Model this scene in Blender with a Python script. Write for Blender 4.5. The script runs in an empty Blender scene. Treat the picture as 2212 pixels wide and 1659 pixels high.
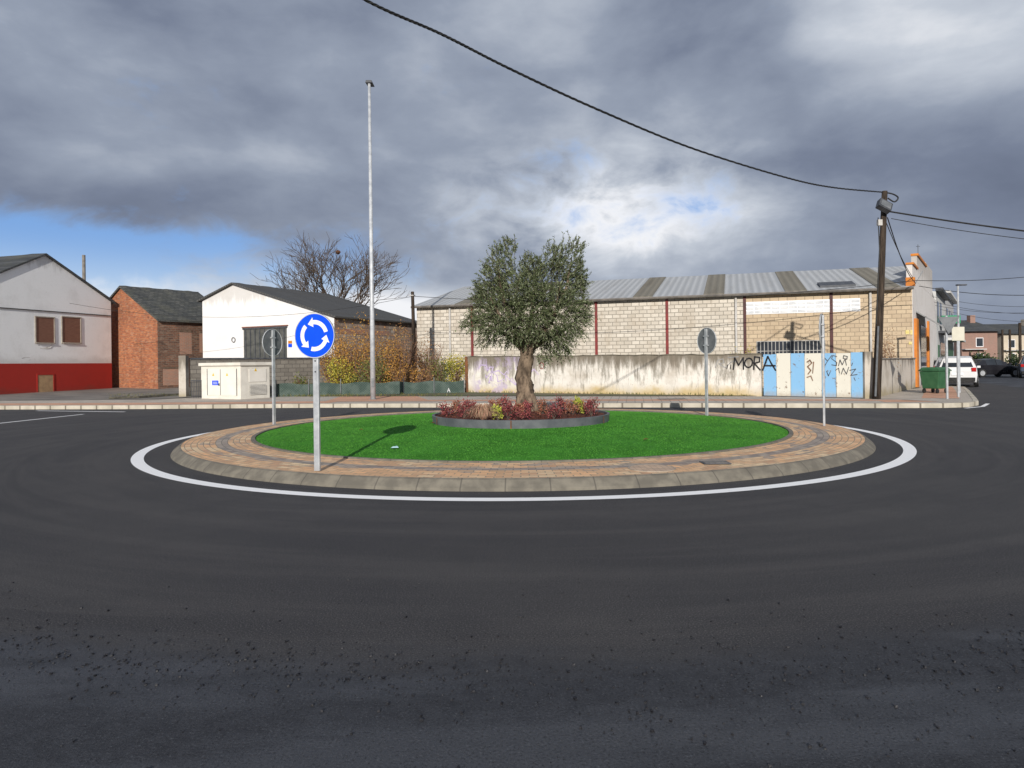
import bpy, math, random
import numpy as np
from mathutils import Vector, Matrix
random.seed(7); rng=np.random.default_rng(5)
S=bpy.context.scene; COL=S.collection
S.view_settings.view_transform='Standard'; S.view_settings.look='None'; S.view_settings.exposure=0
F=1534.0; H=1.5; RO=0.0122
ca,sa=math.cos(RO),math.sin(RO)
def ray(px,py):
    x=(px-1106)/F; y=-(py-785)/F
    return x*ca+y*sa, -x*sa+y*ca
def G(px,py,z=0.0):
    rx,rz=ray(px,py); Y=(z-H)/rz; return Vector((rx*Y,Y,z))
def A(px,py,Y):
    rx,rz=ray(px,py); return Vector((rx*Y,Y,H+rz*Y))
def hit(px,py,P0,d):
    rx,rz=ray(px,py); Y=(P0[0]*d[1]-P0[1]*d[0])/(rx*d[1]-d[0]); return Vector((rx*Y,Y,H+rz*Y))
def V2(v): return Vector((v[0],v[1]))
# ---------------------------------------------------------------- nodes
class NT:
    def __init__(s,tree): s.t=tree
    def n(s,ty,**k):
        o=s.t.nodes.new(ty)
        for a,b in k.items(): setattr(o,a,b)
        return o
    def set(s,sock,v):
        if isinstance(v,bpy.types.NodeSocket): s.t.links.new(v,sock)
        elif v is not None: sock.default_value=v
    def m(s,op,a,b=None,c=None,clamp=False):
        o=s.n('ShaderNodeMath',operation=op); o.use_clamp=clamp
        for i,v in enumerate((a,b,c)):
            if v is not None: s.set(o.inputs[i],v)
        return o.outputs[0]
    def add(s,a,b): return s.m('ADD',a,b)
    def mul(s,a,b): return s.m('MULTIPLY',a,b)
    def sub(s,a,b): return s.m('SUBTRACT',a,b)
    def mix(s,f,a,b,bt='MIX'):
        o=s.n('ShaderNodeMix',data_type='RGBA',blend_type=bt)
        s.set(o.inputs[0],f)
        s.set(o.inputs[6],a if isinstance(a,bpy.types.NodeSocket) else (*a,1)); s.set(o.inputs[7],b if isinstance(b,bpy.types.NodeSocket) else (*b,1))
        return o.outputs[2]
    def sm(s,x,lo,hi):
        o=s.n('ShaderNodeMapRange',interpolation_type='SMOOTHSTEP')
        s.set(o.inputs[0],x); s.set(o.inputs[1],lo); s.set(o.inputs[2],hi); return o.outputs[0]
    def comb(s,x,y,z=0.0):
        o=s.n('ShaderNodeCombineXYZ')
        for i,v in enumerate((x,y,z)): s.set(o.inputs[i],v)
        return o.outputs[0]
    def sep(s,v):
        o=s.n('ShaderNodeSeparateXYZ'); s.set(o.inputs[0],v); return o.outputs
    def noise(s,v,scale,detail=4,rough=.55,dist=0.0):
        o=s.n('ShaderNodeTexNoise'); s.set(o.inputs['Vector'],v)
        o.inputs['Scale'].default_value=scale; o.inputs['Detail'].default_value=detail
        o.inputs['Roughness'].default_value=rough; o.inputs['Distortion'].default_value=dist
        return o.outputs[0]
    def pos(s): return s.n('ShaderNodeNewGeometry').outputs['Position']
    def obj(s): return s.n('ShaderNodeTexCoord').outputs['Object']
    def dot(s,v,d):
        o=s.n('ShaderNodeVectorMath',operation='DOT_PRODUCT'); s.set(o.inputs[0],v); o.inputs[1].default_value=(d[0],d[1],d[2] if len(d)>2 else 0); return o.outputs['Value']
    def brick(s,v,w,h,ms,c1,c2,cm,off=.5,bias=0.0):
        o=s.n('ShaderNodeTexBrick'); o.offset=off; s.set(o.inputs['Vector'],v)
        for k,x in (('Color1',c1),('Color2',c2),('Mortar',cm)): s.set(o.inputs[k],x if isinstance(x,bpy.types.NodeSocket) else (*x,1))
        o.inputs['Scale'].default_value=1; o.inputs['Mortar Size'].default_value=ms; o.inputs['Mortar Smooth'].default_value=.2
        o.inputs['Bias'].default_value=bias; o.inputs['Brick Width'].default_value=w; o.inputs['Row Height'].default_value=h
        return o.outputs['Color'],o.outputs['Fac']
def newmat(name,rough=.8,metal=0.0,spec=.3):
    M=bpy.data.materials.new(name); M.use_nodes=True; t=NT(M.node_tree)
    b=M.node_tree.nodes['Principled BSDF']; b.inputs['Roughness'].default_value=rough; b.inputs['Metallic'].default_value=metal
    b.inputs['Specular IOR Level'].default_value=spec
    return M,t,b
def bump(t,b,h,strength=.4,dist=.02):
    o=t.n('ShaderNodeBump'); o.inputs['Strength'].default_value=strength; o.inputs['Distance'].default_value=dist
    t.set(o.inputs['Height'],h); t.t.links.new(o.outputs[0],b.inputs['Normal'])
def mot(name,c1,c2,scale=3,rough=.8,metal=0,bs=.2,bscale=None,spec=.3,detail=5,lo=.35,hi=.65,stretch=None,world=False):
    M,t,b=newmat(name,rough,metal,spec); v=t.pos() if world else t.obj()
    if stretch:
        o=t.n('ShaderNodeVectorMath',operation='MULTIPLY'); t.set(o.inputs[0],v); o.inputs[1].default_value=stretch; v=o.outputs[0]
    n=t.noise(v,scale,detail,.6); t.set(b.inputs['Base Color'],t.mix(t.sm(n,lo,hi),c1,c2))
    if bs: bump(t,b,t.noise(v,bscale or scale*6,4),bs)
    return M
def leafmat(name,cols,rough=.6,patch=None):
    M,t,b=newmat(name,rough,0,.25)
    g=t.n('ShaderNodeNewGeometry'); r=t.n('ShaderNodeValToRGB')
    els=r.color_ramp.elements
    while len(els)<len(cols): els.new(.5)
    for i,c in enumerate(cols): els[i].position=i/(len(cols)-1); els[i].color=(*c,1)
    t.set(r.inputs[0],g.outputs['Random Per Island']); c=r.outputs[0]
    if patch: c=t.mix(t.mul(t.sm(t.noise(t.pos(),patch[0],4),.4,.65),patch[1]),c,patch[2])
    t.set(b.inputs['Base Color'],c)
    return M
# ---------------------------------------------------------------- meshes
class MB:
    def __init__(s): s.v=[]; s.f=[]
    def poly(s,pts): i=len(s.v); s.v+= [tuple(p) for p in pts]; s.f.append(tuple(range(i,i+len(pts)))); return s
    def hexa(s,b,t):
        n=len(b); i=len(s.v); s.v+=[tuple(p) for p in b]+[tuple(p) for p in t]
        s.f.append(tuple(i+k for k in reversed(range(n)))); s.f.append(tuple(i+n+k for k in range(n)))
        for k in range(n): j=(k+1)%n; s.f.append((i+k,i+j,i+n+j,i+n+k))
        return s
    def box(s,x0,x1,y0,y1,z0,z1):
        return s.hexa([(x0,y0,z0),(x1,y0,z0),(x1,y1,z0),(x0,y1,z0)],[(x0,y0,z1),(x1,y0,z1),(x1,y1,z1),(x0,y1,z1)])
    def slab(s,pa,pb,z0,z1,out,back=0.02):
        pa=V2(pa);pb=V2(pb); d=(pb-pa).normalized(); n=Vector((d.y,-d.x))
        mid=(pa+pb)/2
        if n.dot(-mid)<0: n=-n
        a=pa-n*back;b=pb-n*back;c=pb+n*out;e=pa+n*out
        return s.hexa([(*p,z0) for p in (a,b,c,e)],[(*p,z1) for p in (a,b,c,e)])
    def tube(s,pts,rad,sides=8,cap=True,jit=0):
        pts=[Vector(p) for p in pts]; n=len(pts)
        if not hasattr(rad,'__len__'): rad=[rad]*n
        i0=len(s.v); up=Vector((0,0,1)); px=None
        for k,p in enumerate(pts):
            d=(pts[min(k+1,n-1)]-pts[max(k-1,0)]).normalized()
            if px is None:
                px=d.cross(up); 
                if px.length<.1: px=Vector((1,0,0))
                px.normalize()
            px=(px-d*px.dot(d)).normalized(); py=d.cross(px)
            for q in range(sides):
                a=2*math.pi*q/sides; r=rad[k]*(1+(random.uniform(-jit,jit) if jit else 0))
                s.v.append(tuple(p+px*(math.cos(a)*r)+py*(math.sin(a)*r)))
        for k in range(n-1):
            for q in range(sides):
                r=(q+1)%sides; s.f.append((i0+k*sides+q,i0+k*sides+r,i0+(k+1)*sides+r,i0+(k+1)*sides+q))
        if cap:
            s.f.append(tuple(i0+q for q in reversed(range(sides)))); s.f.append(tuple(i0+(n-1)*sides+q for q in range(sides)))
        return s
    def lathe(s,prof,n=64,c=(0,0)):
        i0=len(s.v); m=len(prof)
        for q in range(n):
            a=2*math.pi*q/n
            for r,z in prof: s.v.append((c[0]+r*math.cos(a),c[1]+r*math.sin(a),z))
        for q in range(n):
            r2=(q+1)%n
            for k in range(m-1): s.f.append((i0+q*m+k,i0+r2*m+k,i0+r2*m+k+1,i0+q*m+k+1))
        return s
    def build(s,name,mat,parent=None,world=True,smooth=False,bevel=0):
        me=bpy.data.meshes.new(name); v=s.v
        if parent is not None and world:
            L=parent.location; R=Matrix.Rotation(-parent.rotation_euler.z,3,'Z')
            v=[tuple(R@(Vector(p)-L)) for p in v]
        me.from_pydata(v,[],s.f); me.materials.append(mat)
        if smooth: me.polygons.foreach_set('use_smooth',[True]*len(me.polygons))
        me.validate(); o=bpy.data.objects.new(name,me); COL.objects.link(o)
        if parent is not None: o.parent=parent
        if bevel:
            b=o.modifiers.new('b','BEVEL'); b.width=bevel; b.segments=2; b.limit_method='ANGLE'
        return o
def empty(name,loc,label,cat,group=None,rz=0):
    o=bpy.data.objects.new(name,None); COL.objects.link(o); o.location=loc; o.rotation_euler=(0,0,rz); o.empty_display_size=.2
    o['label']=label; o['category']=cat
    if group: o['group']=group
    return o
def tag(o,label,cat,group=None,kind=None):
    o['label']=label; o['category']=cat
    if group: o['group']=group
    if kind: o['kind']=kind
    return o
def struct(o,label,cat='ground'): o['kind']='structure'; o['label']=label; o['category']=cat; return o
# ---------------------------------------------------------------- camera
cd=bpy.data.cameras.new('camera'); cam=bpy.data.objects.new('camera',cd); COL.objects.link(cam); S.camera=cam
cd.sensor_width=36; cd.lens=F/2212*36; cd.shift_y=-44.5/2212; cd.clip_end=5000; cd.clip_start=.05
cam.matrix_world=Matrix(((ca,sa,0,0),(0,0,-1,0),(-sa,ca,0,H),(0,0,0,1)))
# ---------------------------------------------------------------- light
LD=Vector((.09,1,-.37)).normalized()
ld=bpy.data.lights.new('sun','SUN'); ld.energy=4.4; ld.angle=math.radians(.5); ld.color=(1,.94,.86)
lo=bpy.data.objects.new('sun',ld); COL.objects.link(lo); lo.rotation_euler=LD.to_track_quat('-Z','Y').to_euler(); lo.location=(-3,-20,20)
W=bpy.data.worlds.new('World'); S.world=W; W.use_nodes=True; t=NT(W.node_tree)
bg=W.node_tree.nodes['Background']; bg.inputs[1].default_value=.1
sky=t.n('ShaderNodeTexSky'); sky.sky_type='NISHITA'; sky.sun_disc=False; sky.sun_elevation=math.radians(20.2); sky.sun_rotation=math.radians(185)
D=t.n('ShaderNodeTexCoord').outputs['Generated']; x,y,z=t.sep(D)
DEG=180/math.pi
el=t.mul(t.m('ARCSINE',z),DEG); az=t.mul(t.m('ARCTAN2',x,y),DEG)
def gau(a0,e0,s1,s2):
    a=t.m('DIVIDE',t.sub(az,a0),s1); e=t.m('DIVIDE',t.sub(el,e0),s2)
    return t.m('EXPONENT',t.mul(t.add(t.mul(a,a),t.mul(e,e)),-1.0))
zz=t.add(t.m('MAXIMUM',z,0.0),.16)
P=t.comb(t.m('DIVIDE',x,zz),t.m('DIVIDE',y,zz),3.7)
P2=t.comb(t.mul(az,.05),t.mul(el,.10),1.3); P3=t.comb(t.mul(az,.06),t.mul(el,.10),7.7)
nA=t.noise(P,.7,5,.45,.2); nB=t.noise(P2,1.2,6,.46,.3); nC=t.noise(P2,4.2,7,.58,.2); nD=t.noise(P3,3.2,8,.58,.35)
b=t.add(.47,t.mul(t.sub(nA,.5),.6)); b=t.add(b,t.mul(t.sub(nB,.5),1.0)); b=t.add(b,t.mul(t.sub(nC,.5),.24))
for (g,k) in ((gau(33,26,11,8),.40),(gau(10,12.5,11,5),.22),(gau(9,11.5,7,3.4),.34),(gau(-24,12.0,17,2.6),-.18),(gau(-17,15.5,6,2.4),.16),(gau(-31,14.8,5,2),.10),(gau(20,20,14,6),.10),(gau(27,8,12,3.5),-.05),(gau(-32,4.5,18,2.8),.6),(gau(-6,4.5,9,2.0),.5),(gau(-30,27,12,6),-.03),(gau(-28,20,14,4),.03),(gau(-2,18,10,3),-.08)):
    b=t.add(b,t.mul(g,k))
b=t.add(b,t.mul(t.mul(gau(8,12,12,4.5),t.sub(nD,.5)),1.6))
r=t.n('ShaderNodeValToRGB'); t.set(r.inputs[0],b); els=r.color_ramp.elements
for i in range(3): els.new(.5)
for e_,(p_,c_) in zip(els,((0.0,(.12,.145,.21)),(.3,(.19,.225,.31)),(.52,(.30,.345,.435)),(.78,(.55,.595,.67)),(1.0,(.90,.91,.94)))): e_.position=p_; e_.color=(*c_,1)
cl=t.n('ShaderNodeVectorMath',operation='SCALE'); t.set(cl.inputs[0],r.outputs[0]); cl.inputs['Scale'].default_value=10.0
bm_=t.add(t.mul(gau(-33,8.5,19,2.0),1.05),t.mul(gau(13.5,12,5,3),.36)); bm_=t.add(bm_,t.mul(gau(3.5,15.5,4,1.8),.36)); bm_=t.add(bm_,t.mul(gau(-30,5,16,2.2),.34)); bm_=t.add(bm_,t.mul(gau(6,11,9,3.6),.2)); bm_=t.add(bm_,t.mul(gau(-14,6.5,7,1.5),.36))
bm_=t.add(bm_,t.mul(t.sub(nD,.5),1.5)); bm_=t.add(bm_,t.mul(t.sub(nB,.5),.4))
mask=t.mul(t.sm(bm_,.18,.80),.95)
blue=t.mix(t.sm(el,3.5,10.0),(5.0,6.6,8.6),(2.0,4.0,8.0))
skyc=t.mix(.12,blue,sky.outputs[0])
t.set(bg.inputs[0],t.mix(mask,cl.outputs[0],skyc))
# ---------------------------------------------------------------- materials
C0=Vector((.17,14.97,0))
def polar(t):
    v=t.pos(); x,y,z=t.sep(v); dx=t.sub(x,C0.x); dy=t.sub(y,C0.y)
    r=t.m('SQRT',t.add(t.mul(dx,dx),t.mul(dy,dy))); return r,t.m('ARCTAN2',dy,dx),x,y,v
M,t,b=newmat('asphalt',.80,0,.35); r,an,x,y,v=polar(t)
big=t.noise(v,.35,4); arcs=t.noise(t.comb(t.mul(r,2.0),t.mul(an,1.6)),1.0,6,.66,.9); fine=t.noise(v,95,3,.75); med=t.noise(v,9,5,.7); mid=t.noise(v,1.7,6,.7)
c=t.mix(t.sm(arcs,.36,.66),(.036,.035,.038),(.060,.057,.057)); c=t.mix(t.mul(t.sm(big,.4,.65),.4),c,(.072,.068,.066)); c=t.mix(t.mul(t.sm(mid,.45,.7),.4),c,(.033,.032,.035))
thin=t.noise(t.comb(t.mul(r,7),t.mul(an,1.1),4),1.0,4,.6,.6); c=t.mix(t.mul(t.sm(thin,.6,.72),.3),c,(.026,.025,.028))
c=t.mix(t.mul(t.sm(fine,.54,.68),.8),c,(.18,.173,.168)); c=t.mix(t.mul(t.sm(fine,.48,.34),.8),c,(.010,.010,.011))
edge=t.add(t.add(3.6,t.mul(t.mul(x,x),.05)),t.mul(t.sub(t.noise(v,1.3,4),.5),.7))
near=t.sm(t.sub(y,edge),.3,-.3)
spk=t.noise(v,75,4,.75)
cn=t.mix(t.sm(med,.3,.7),(.026,.028,.034),(.043,.046,.054))  # near asphalt darker and bluer: foreground shade painted into its colour
stp=t.sm(t.noise(t.comb(t.mul(x,.22),t.mul(y,1.1),3.3),1.5,4),.46,.62); cn=t.mix(t.mul(stp,.55),cn,(.070,.075,.086))  # paler bluish streaks: a wet sheen painted into the near colour
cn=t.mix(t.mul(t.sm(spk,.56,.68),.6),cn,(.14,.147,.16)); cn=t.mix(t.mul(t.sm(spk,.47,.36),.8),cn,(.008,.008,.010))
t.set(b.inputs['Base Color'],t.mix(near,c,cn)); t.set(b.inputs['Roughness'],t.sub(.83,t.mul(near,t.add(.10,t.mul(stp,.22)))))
bump(t,b,t.add(fine,t.add(t.mul(spk,t.mul(near,1.0)),t.mul(med,.3))),.6,.012); ASPH=M
M,t,b=newmat('white_road_paint',.6); v=t.pos(); n=t.noise(v,14,5,.7)
t.set(b.inputs['Base Color'],t.mix(t.sm(n,.38,.3),(.92,.92,.91),(.6,.6,.59))); bump(t,b,t.noise(v,60,3),.2,.01); RPAINT=M
M,t,b=newmat('ring_pavers',.85); r,an,x,y,v=polar(t)
uv=t.comb(t.mul(an,6.0),t.sub(r,5.34)); nn=t.noise(v,1.6,4); n2=t.noise(v,25,3)
A1,fa=t.brick(uv,.2,.1,.007,(.80,.47,.25),(.56,.35,.20),(.28,.24,.18))
A0,fz=t.brick(uv,.2,.1,.007,(.76,.58,.36),(.52,.30,.18),(.28,.24,.18))
A2,fb=t.brick(uv,.2,.1,.007,(.15,.155,.17),(.40,.36,.31),(.16,.15,.13))
band=t.mul(t.sm(r,5.735,5.745),t.sm(r,5.945,5.935)); band=t.m('MAXIMUM',t.mul(band,.85),t.mul(t.mul(t.sm(r,5.34,5.345),t.sm(r,6.2,6.19)),t.mul(t.sm(t.noise(t.comb(t.mul(an,9),t.mul(r,4)),1.2,2),.58,.60),.7)))
c=t.mix(t.sm(nn,.4,.6),A1,A0); c=t.mix(band,c,A2); c=t.mix(t.mul(t.sm(n2,.5,.75),.2),c,(.25,.2,.15))
t.set(b.inputs['Base Color'],c); bump(t,b,t.m('MULTIPLY',fa,-1.0),.5,.01); PAV=M
M,t,b=newmat('kerb_concrete',.85); r,an,x,y,v=polar(t)
fr=t.m('FRACT',t.mul(an,12.414)); j=t.sm(t.m('ABSOLUTE',t.sub(fr,.5)),.478,.492)
c=t.mix(t.sm(t.noise(v,5,5),.35,.7),(.14,.128,.105),(.22,.20,.16)); t.set(b.inputs['Base Color'],t.mix(t.mul(j,.6),c,(.06,.055,.05))); bump(t,b,t.noise(v,60,3),.3,.01); RKERB=M
M,t,b=newmat('street_kerb_concrete',.85); v=t.pos(); u=t.dot(v,(.97,-.15,0)); fr=t.m('FRACT',t.mul(u,1.6)); j=t.sm(t.m('ABSOLUTE',t.sub(fr,.5)),.44,.47)
c=t.mix(t.sm(t.noise(v,2,5),.35,.7),(.42,.385,.31),(.58,.53,.44)); t.set(b.inputs['Base Color'],t.mix(j,c,(.18,.155,.12))); SKERB=M
def tiles(name,c1,c2,cm,w=.3,h=.3):
    M,t,b=newmat(name,.85); v=t.pos(); u=t.dot(v,(.985,-.17,0)); w_=t.dot(v,(.17,.985,0))
    c,f=t.brick(t.comb(u,w_),w,h,.012,c1,c2,cm,0); n=t.noise(v,.8,5)
    t.set(b.inputs['Base Color'],t.mix(t.mul(t.sm(n,.4,.7),.4),c,tuple(k*.6 for k in c2))); return M
PAVG=tiles('grey_beige_pavers',(.54,.48,.41),(.45,.40,.34),(.26,.23,.2)); PAVR=tiles('terracotta_pavers',(.68,.37,.24),(.58,.33,.22),(.34,.23,.17))
EARTH=mot('dry_earth',(.14,.115,.08),(.10,.12,.05),.8,world=True); LOT=mot('worn_lot_asphalt',(.14,.13,.12),(.22,.20,.175),.7,world=True)
TURF=mot('turf_base',(.035,.16,.015),(.055,.23,.025),1.6,.85,bs=.4,bscale=90,world=True,spec=.1)
BLADE=leafmat('turf_blades',[(.06,.21,.02),(.085,.29,.03),(.12,.37,.05)],.7,(1.3,.55,(.045,.19,.022)))
GALV=mot('galvanised_steel',(.42,.44,.46),(.58,.60,.62),6,.45,.4,bs=.05); GALVD=mot('dull_grey_sign_back',(.13,.14,.15),(.18,.19,.20),6,.5,.2,bs=.03)
BLUE=mot('sign_blue',(.0,.07,.78),(.0,.08,.84),3,.35,bs=0,spec=.4); WHITE=mot('sign_white',(.85,.85,.86),(.8,.8,.82),3,.4,bs=0)
RIM=mot('pale_sign_rim',(.5,.52,.54),(.6,.62,.64),6,.5,.1,bs=0)
DARKM=mot('dark_grey_metal',(.05,.055,.065),(.085,.09,.10),4,.55,bs=.1); STEEL=mot('planter_steel',(.10,.11,.125),(.16,.17,.185),2.5,.5,.2,bs=.1); RUST=mot('rust',(.20,.08,.03),(.10,.05,.03),8)
BLACK=mot('black_rubber',(.015,.015,.016),(.03,.03,.03),5,.6); GLASS=mot('dark_glass',(.02,.025,.03),(.035,.04,.05),1,.1,bs=0,spec=.6)
MULCH=mot('bark_mulch',(.06,.02,.014),(.15,.05,.03),30,.9,bs=1,bscale=40,world=True)
BARK=mot('olive_bark',(.06,.043,.03),(.25,.185,.13),9,.9,bs=1,bscale=18,stretch=(1,1,.35)); TWIG=mot('bare_bark',(.07,.052,.04),(.13,.10,.08),3,.9)
WOOD=mot('weathered_pole_wood',(.022,.016,.012),(.075,.055,.04),5,.9,stretch=(4,4,.3),bs=.5)
BARW=mot('grey_post',(.17,.15,.13),(.26,.24,.21),3)
ORANGE=mot('orange_paint',(.62,.22,.03),(.5,.17,.03),3,.6); GREENP=mot('green_plastic',(.03,.10,.045),(.045,.13,.06),3,.5,bs=.05)
# ---------------------------------------------------------------- ground
struct(MB().poly([(-1500,-300,-.03),(1500,-300,-.03),(1500,2500,-.03),(-1500,2500,-.03)]).build('ground',EARTH),'earth ground reaching the horizon')
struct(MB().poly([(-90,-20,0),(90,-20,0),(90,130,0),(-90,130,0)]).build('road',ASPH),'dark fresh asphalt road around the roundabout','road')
o=MB().lathe([(7.06,.004),(7.25,.004)],200,(C0.x,C0.y)).build('road_marking',RPAINT); struct(o,'white painted circle line around the roundabout','road marking')
def strip(name,pts,w,z,mat):
    mb=MB()
    for a,b_ in zip(pts,pts[1:]):
        a=V2(a);b_=V2(b_);d=(b_-a).normalized();n=Vector((-d.y,d.x))*w/2
        mb.poly([(*(a-n),z),(*(b_-n),z),(*(b_+n),z),(*(a+n),z)])
    return mb.build(name,mat)
struct(strip('road_marking',[G(-60,921),G(60,908),G(180,895)],.12,.004,RPAINT),'white painted lane line at the left edge of the road','road marking')
struct(strip('road_marking',[G(80,887.5),G(270,890)],.14,.005,RPAINT),'second white lane line nearer the far left kerb','road marking')
struct(strip('road_marking',[G(2085,882),G(2122,878.5),G(2134,872)],.12,.004,RPAINT),'white curved line by the right kerb corner','road marking')
o=MB().lathe([(6.66,0),(6.64,.035),(6.54,.12),(6.50,.134)],180,(C0.x,C0.y)).build('kerb',RKERB); struct(o,'sloping concrete kerb ring around the roundabout island','kerb')
o=MB().lathe([(6.50,.131),(5.34,.15)],180,(C0.x,C0.y)).build('pavement',PAV); struct(o,'orange and grey paver ring around the roundabout grass','pavement')
o=MB().lathe([(5.34,.15),(5.34,.172),(5.27,.172),(5.27,.12)],180,(C0.x,C0.y)).build('kerb',RKERB); struct(o,'thin concrete edging between pavers and turf','kerb')
def dome(r): return .15+.16*(1-(r/5.3)**2)
prof=[(5.27-i*(5.27)/24,dome(5.27-i*5.27/24)) for i in range(25)]
o=MB().lathe(prof,120,(C0.x,C0.y)).build('lawn',TURF,smooth=True); struct(o,'domed bright green artificial turf on the roundabout','lawn')
N=170000; rr=np.sqrt(rng.uniform(1.86**2,5.26**2,N)); aa=rng.uniform(0,2*np.pi,N)
bx=C0.x+rr*np.cos(aa); by=C0.y+rr*np.sin(aa); bz=.15+.16*(1-(rr/5.3)**2)-.004
th=rng.uniform(0,np.pi,N); hh=rng.uniform(.008,.018,N); wv=rng.uniform(.003,.007,N); lx=rng.normal(0,.014,N); ly=rng.normal(0,.014,N)
V=np.zeros((N,3,3)); V[:,0]=np.stack([bx-wv*np.cos(th),by-wv*np.sin(th),bz],1); V[:,1]=np.stack([bx+wv*np.cos(th),by+wv*np.sin(th),bz],1); V[:,2]=np.stack([bx+lx,by+ly,bz+hh],1)
me=bpy.data.meshes.new('grass'); me.vertices.add(N*3); me.vertices.foreach_set('co',V.reshape(-1)); me.loops.add(N*3); me.loops.foreach_set('vertex_index',np.arange(N*3,dtype=np.int32)); me.polygons.add(N)
me.polygons.foreach_set('loop_start',np.arange(0,N*3,3,dtype=np.int32)); me.update(); me.materials.append(BLADE); o=bpy.data.objects.new('grass',me); COL.objects.link(o); tag(o,'short bright green turf blades covering the roundabout island','grass',kind='stuff')
# loose chips
mb=MB(); 
for i in range(5200):
    x=random.uniform(-5.5,5.5)
    if random.random()<.8: y=3.55+.05*x*x+random.gauss(-.12,.2)
    else: y=random.uniform(2.2,5.0)
    if x>.5 and random.random()<.4: y-=random.uniform(0,.7)
    s_=random.choice([.0018,.002,.0025,.003,.004,.0065])*random.uniform(.8,1.3)
    a=random.uniform(0,6.28); p=[]
    for k in range(4): p.append((x+s_*math.cos(a+k*1.57)*random.uniform(.7,1.2),y+s_*math.sin(a+k*1.57)*random.uniform(.7,1.2),.001))
    q=[(u+random.uniform(-.3,.3)*s_,w_+random.uniform(-.3,.3)*s_,s_*random.uniform(.9,1.6)) for u,w_,_ in p]; mb.hexa(p,q)
tag(mb.build('gravel',mot('black_chips',(.008,.008,.010),(.04,.04,.045),30,.5,bs=0)),'loose black asphalt chips scattered across the foreground road','gravel',kind='stuff')
# far pavement
K=[(-60,32.5),(-40,29.6),(-19.2,26.7),(-14.6,26.0),(-6.8,25.4),(0,24.2),(5.9,23.0),(11.6,21.6),(13.0,21.4),(13.9,21.6),(14.7,22.4),(15.5,23.7),(19.3,30),(21.4,33.6),(21.3,34.6),(20.9,35.1),(50.8,79)]
K=[Vector(k) for k in K]
def offs(pl,d):
    out=[]
    for i,p in enumerate(pl):
        a=pl[max(i-1,0)];b_=pl[min(i+1,len(pl)-1)]; t_=(b_-a).normalized(); out.append(p+Vector((-t_.y,t_.x))*d)
    return out
K2=offs(K,.14); mb=MB()
for a,b_,c_,d_ in zip(K,K[1:],K2[1:],K2): mb.hexa([(*a,-.01),(*b_,-.01),(*c_,-.01),(*d_,-.01)],[(*a,.14),(*b_,.14),(*c_,.14),(*d_,.14)])
struct(mb.build('kerb',SKERB),'pale jointed concrete kerb along the far pavement','kerb')
FR0=Vector((18.7,33.2)); SD=Vector((.68,1)).normalized()
back=[(51.0,82),tuple(FR0+SD*50),tuple(FR0+SD*2),(19.2,34.6),(14,36.5),(-3,36.2),(-12,34.5),(-15.5,31.8),(-22,32.5),(-60,38)]
struct(MB().poly([(*k,.13) for k in K2]+[(*k,.13) for k in back]).build('pavement',PAVG),'grey beige paved far pavement behind the kerb','pavement')
def bandp(i0,i1,d0,d1,nm='pavement',lab='terracotta paver band along the far pavement'):
    a=offs(K,d0)[i0:i1];b_=offs(K,d1)[i0:i1]; mb=MB()
    for k in range(len(a)-1): mb.poly([(*a[k],.134),(*a[k+1],.134),(*b_[k+1],.134),(*b_[k],.134)])
    struct(mb.build(nm,PAVR),lab,'pavement')
bandp(1,5,.5,1.9); bandp(4,8,1.6,2.6,lab='terracotta paver band running in front of the white wall'); bandp(7,10,.9,2.2,lab='terracotta paver band in front of the striped gate'); bandp(11,14,.5,1.6,lab='terracotta paver band by the green container')
pts=[G(700,868,.13),G(930,866,.13),G(900,856,.13),G(735,857,.13)]
struct(MB().poly([(p.x,p.y,.138) for p in pts]).build('pavement',PAVR),'terracotta crossing patch around the lamp post base','pavement')
lot=[(-60,34.5,.14),(-15.3,30.6,.14),(-14.2,33,.17),(-13,37,.3),(-16,48,.42),(-30,60,.42),(-60,60,.42)]
struct(MB().poly(lot).build('yard',LOT),'worn asphalt yard in front of the brick outbuilding','yard')
struct(MB().poly([(-13.5,33,.15),(12,26.5,.15),(19,33,.15),(22,60,.15),(-20,60,.15)]).build('yard',EARTH),'rough earth yard behind the boundary walls','yard')
mb=MB().tube([G(235,861,.17),G(300,859,.17),G(400,852,.2)],.09,6); struct(mb.build('verge',mot('stone_edge',(.05,.045,.035),(.12,.11,.08),8)),'low dark stone edge beside the yard entrance','verge')
# manholes
def manhole(px,py,r,sq,label):
    p=G(px,py,.143); e=empty('manhole_cover',p,label,'manhole cover')
    if sq:
        MB().box(-r,r,-r*.7,r*.7,0,.010).build('frame',DARKM,e,False); MB().box(-r*.85,r*.85,-r*.55,r*.55,.010,.014).build('lid',mot('cast_iron',(.14,.13,.12),(.22,.20,.18),30,.7),e,False)
    else:
        MB().lathe([(r,-.01),(r,.004),(r*.93,.005),(r*.93,-.004)],48).build('frame',mot('worn_iron_frame',(.30,.25,.20),(.42,.35,.27),12,.7),e,False)
        M,t,b=newmat('sand_dusted_iron',.85); v=t.obj(); x,y,z=t.sep(v); n=t.noise(v,5,4); g=t.m('MAXIMUM',t.sm(t.m('ABSOLUTE',t.sub(t.m('FRACT',t.mul(x,14)),.5)),.38,.46),t.sm(t.m('ABSOLUTE',t.sub(t.m('FRACT',t.mul(y,14)),.5)),.38,.46))
        c=t.mix(t.sm(n,.35,.6),(.62,.45,.31),(.46,.34,.25)); t.set(b.inputs['Base Color'],t.mix(t.mul(g,.5),c,(.25,.2,.15)))
        MB().poly([(r*.92*math.cos(k*.1309),r*.92*math.sin(k*.1309),.003) for k in range(48)]).build('lid',M,e,False)
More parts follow.
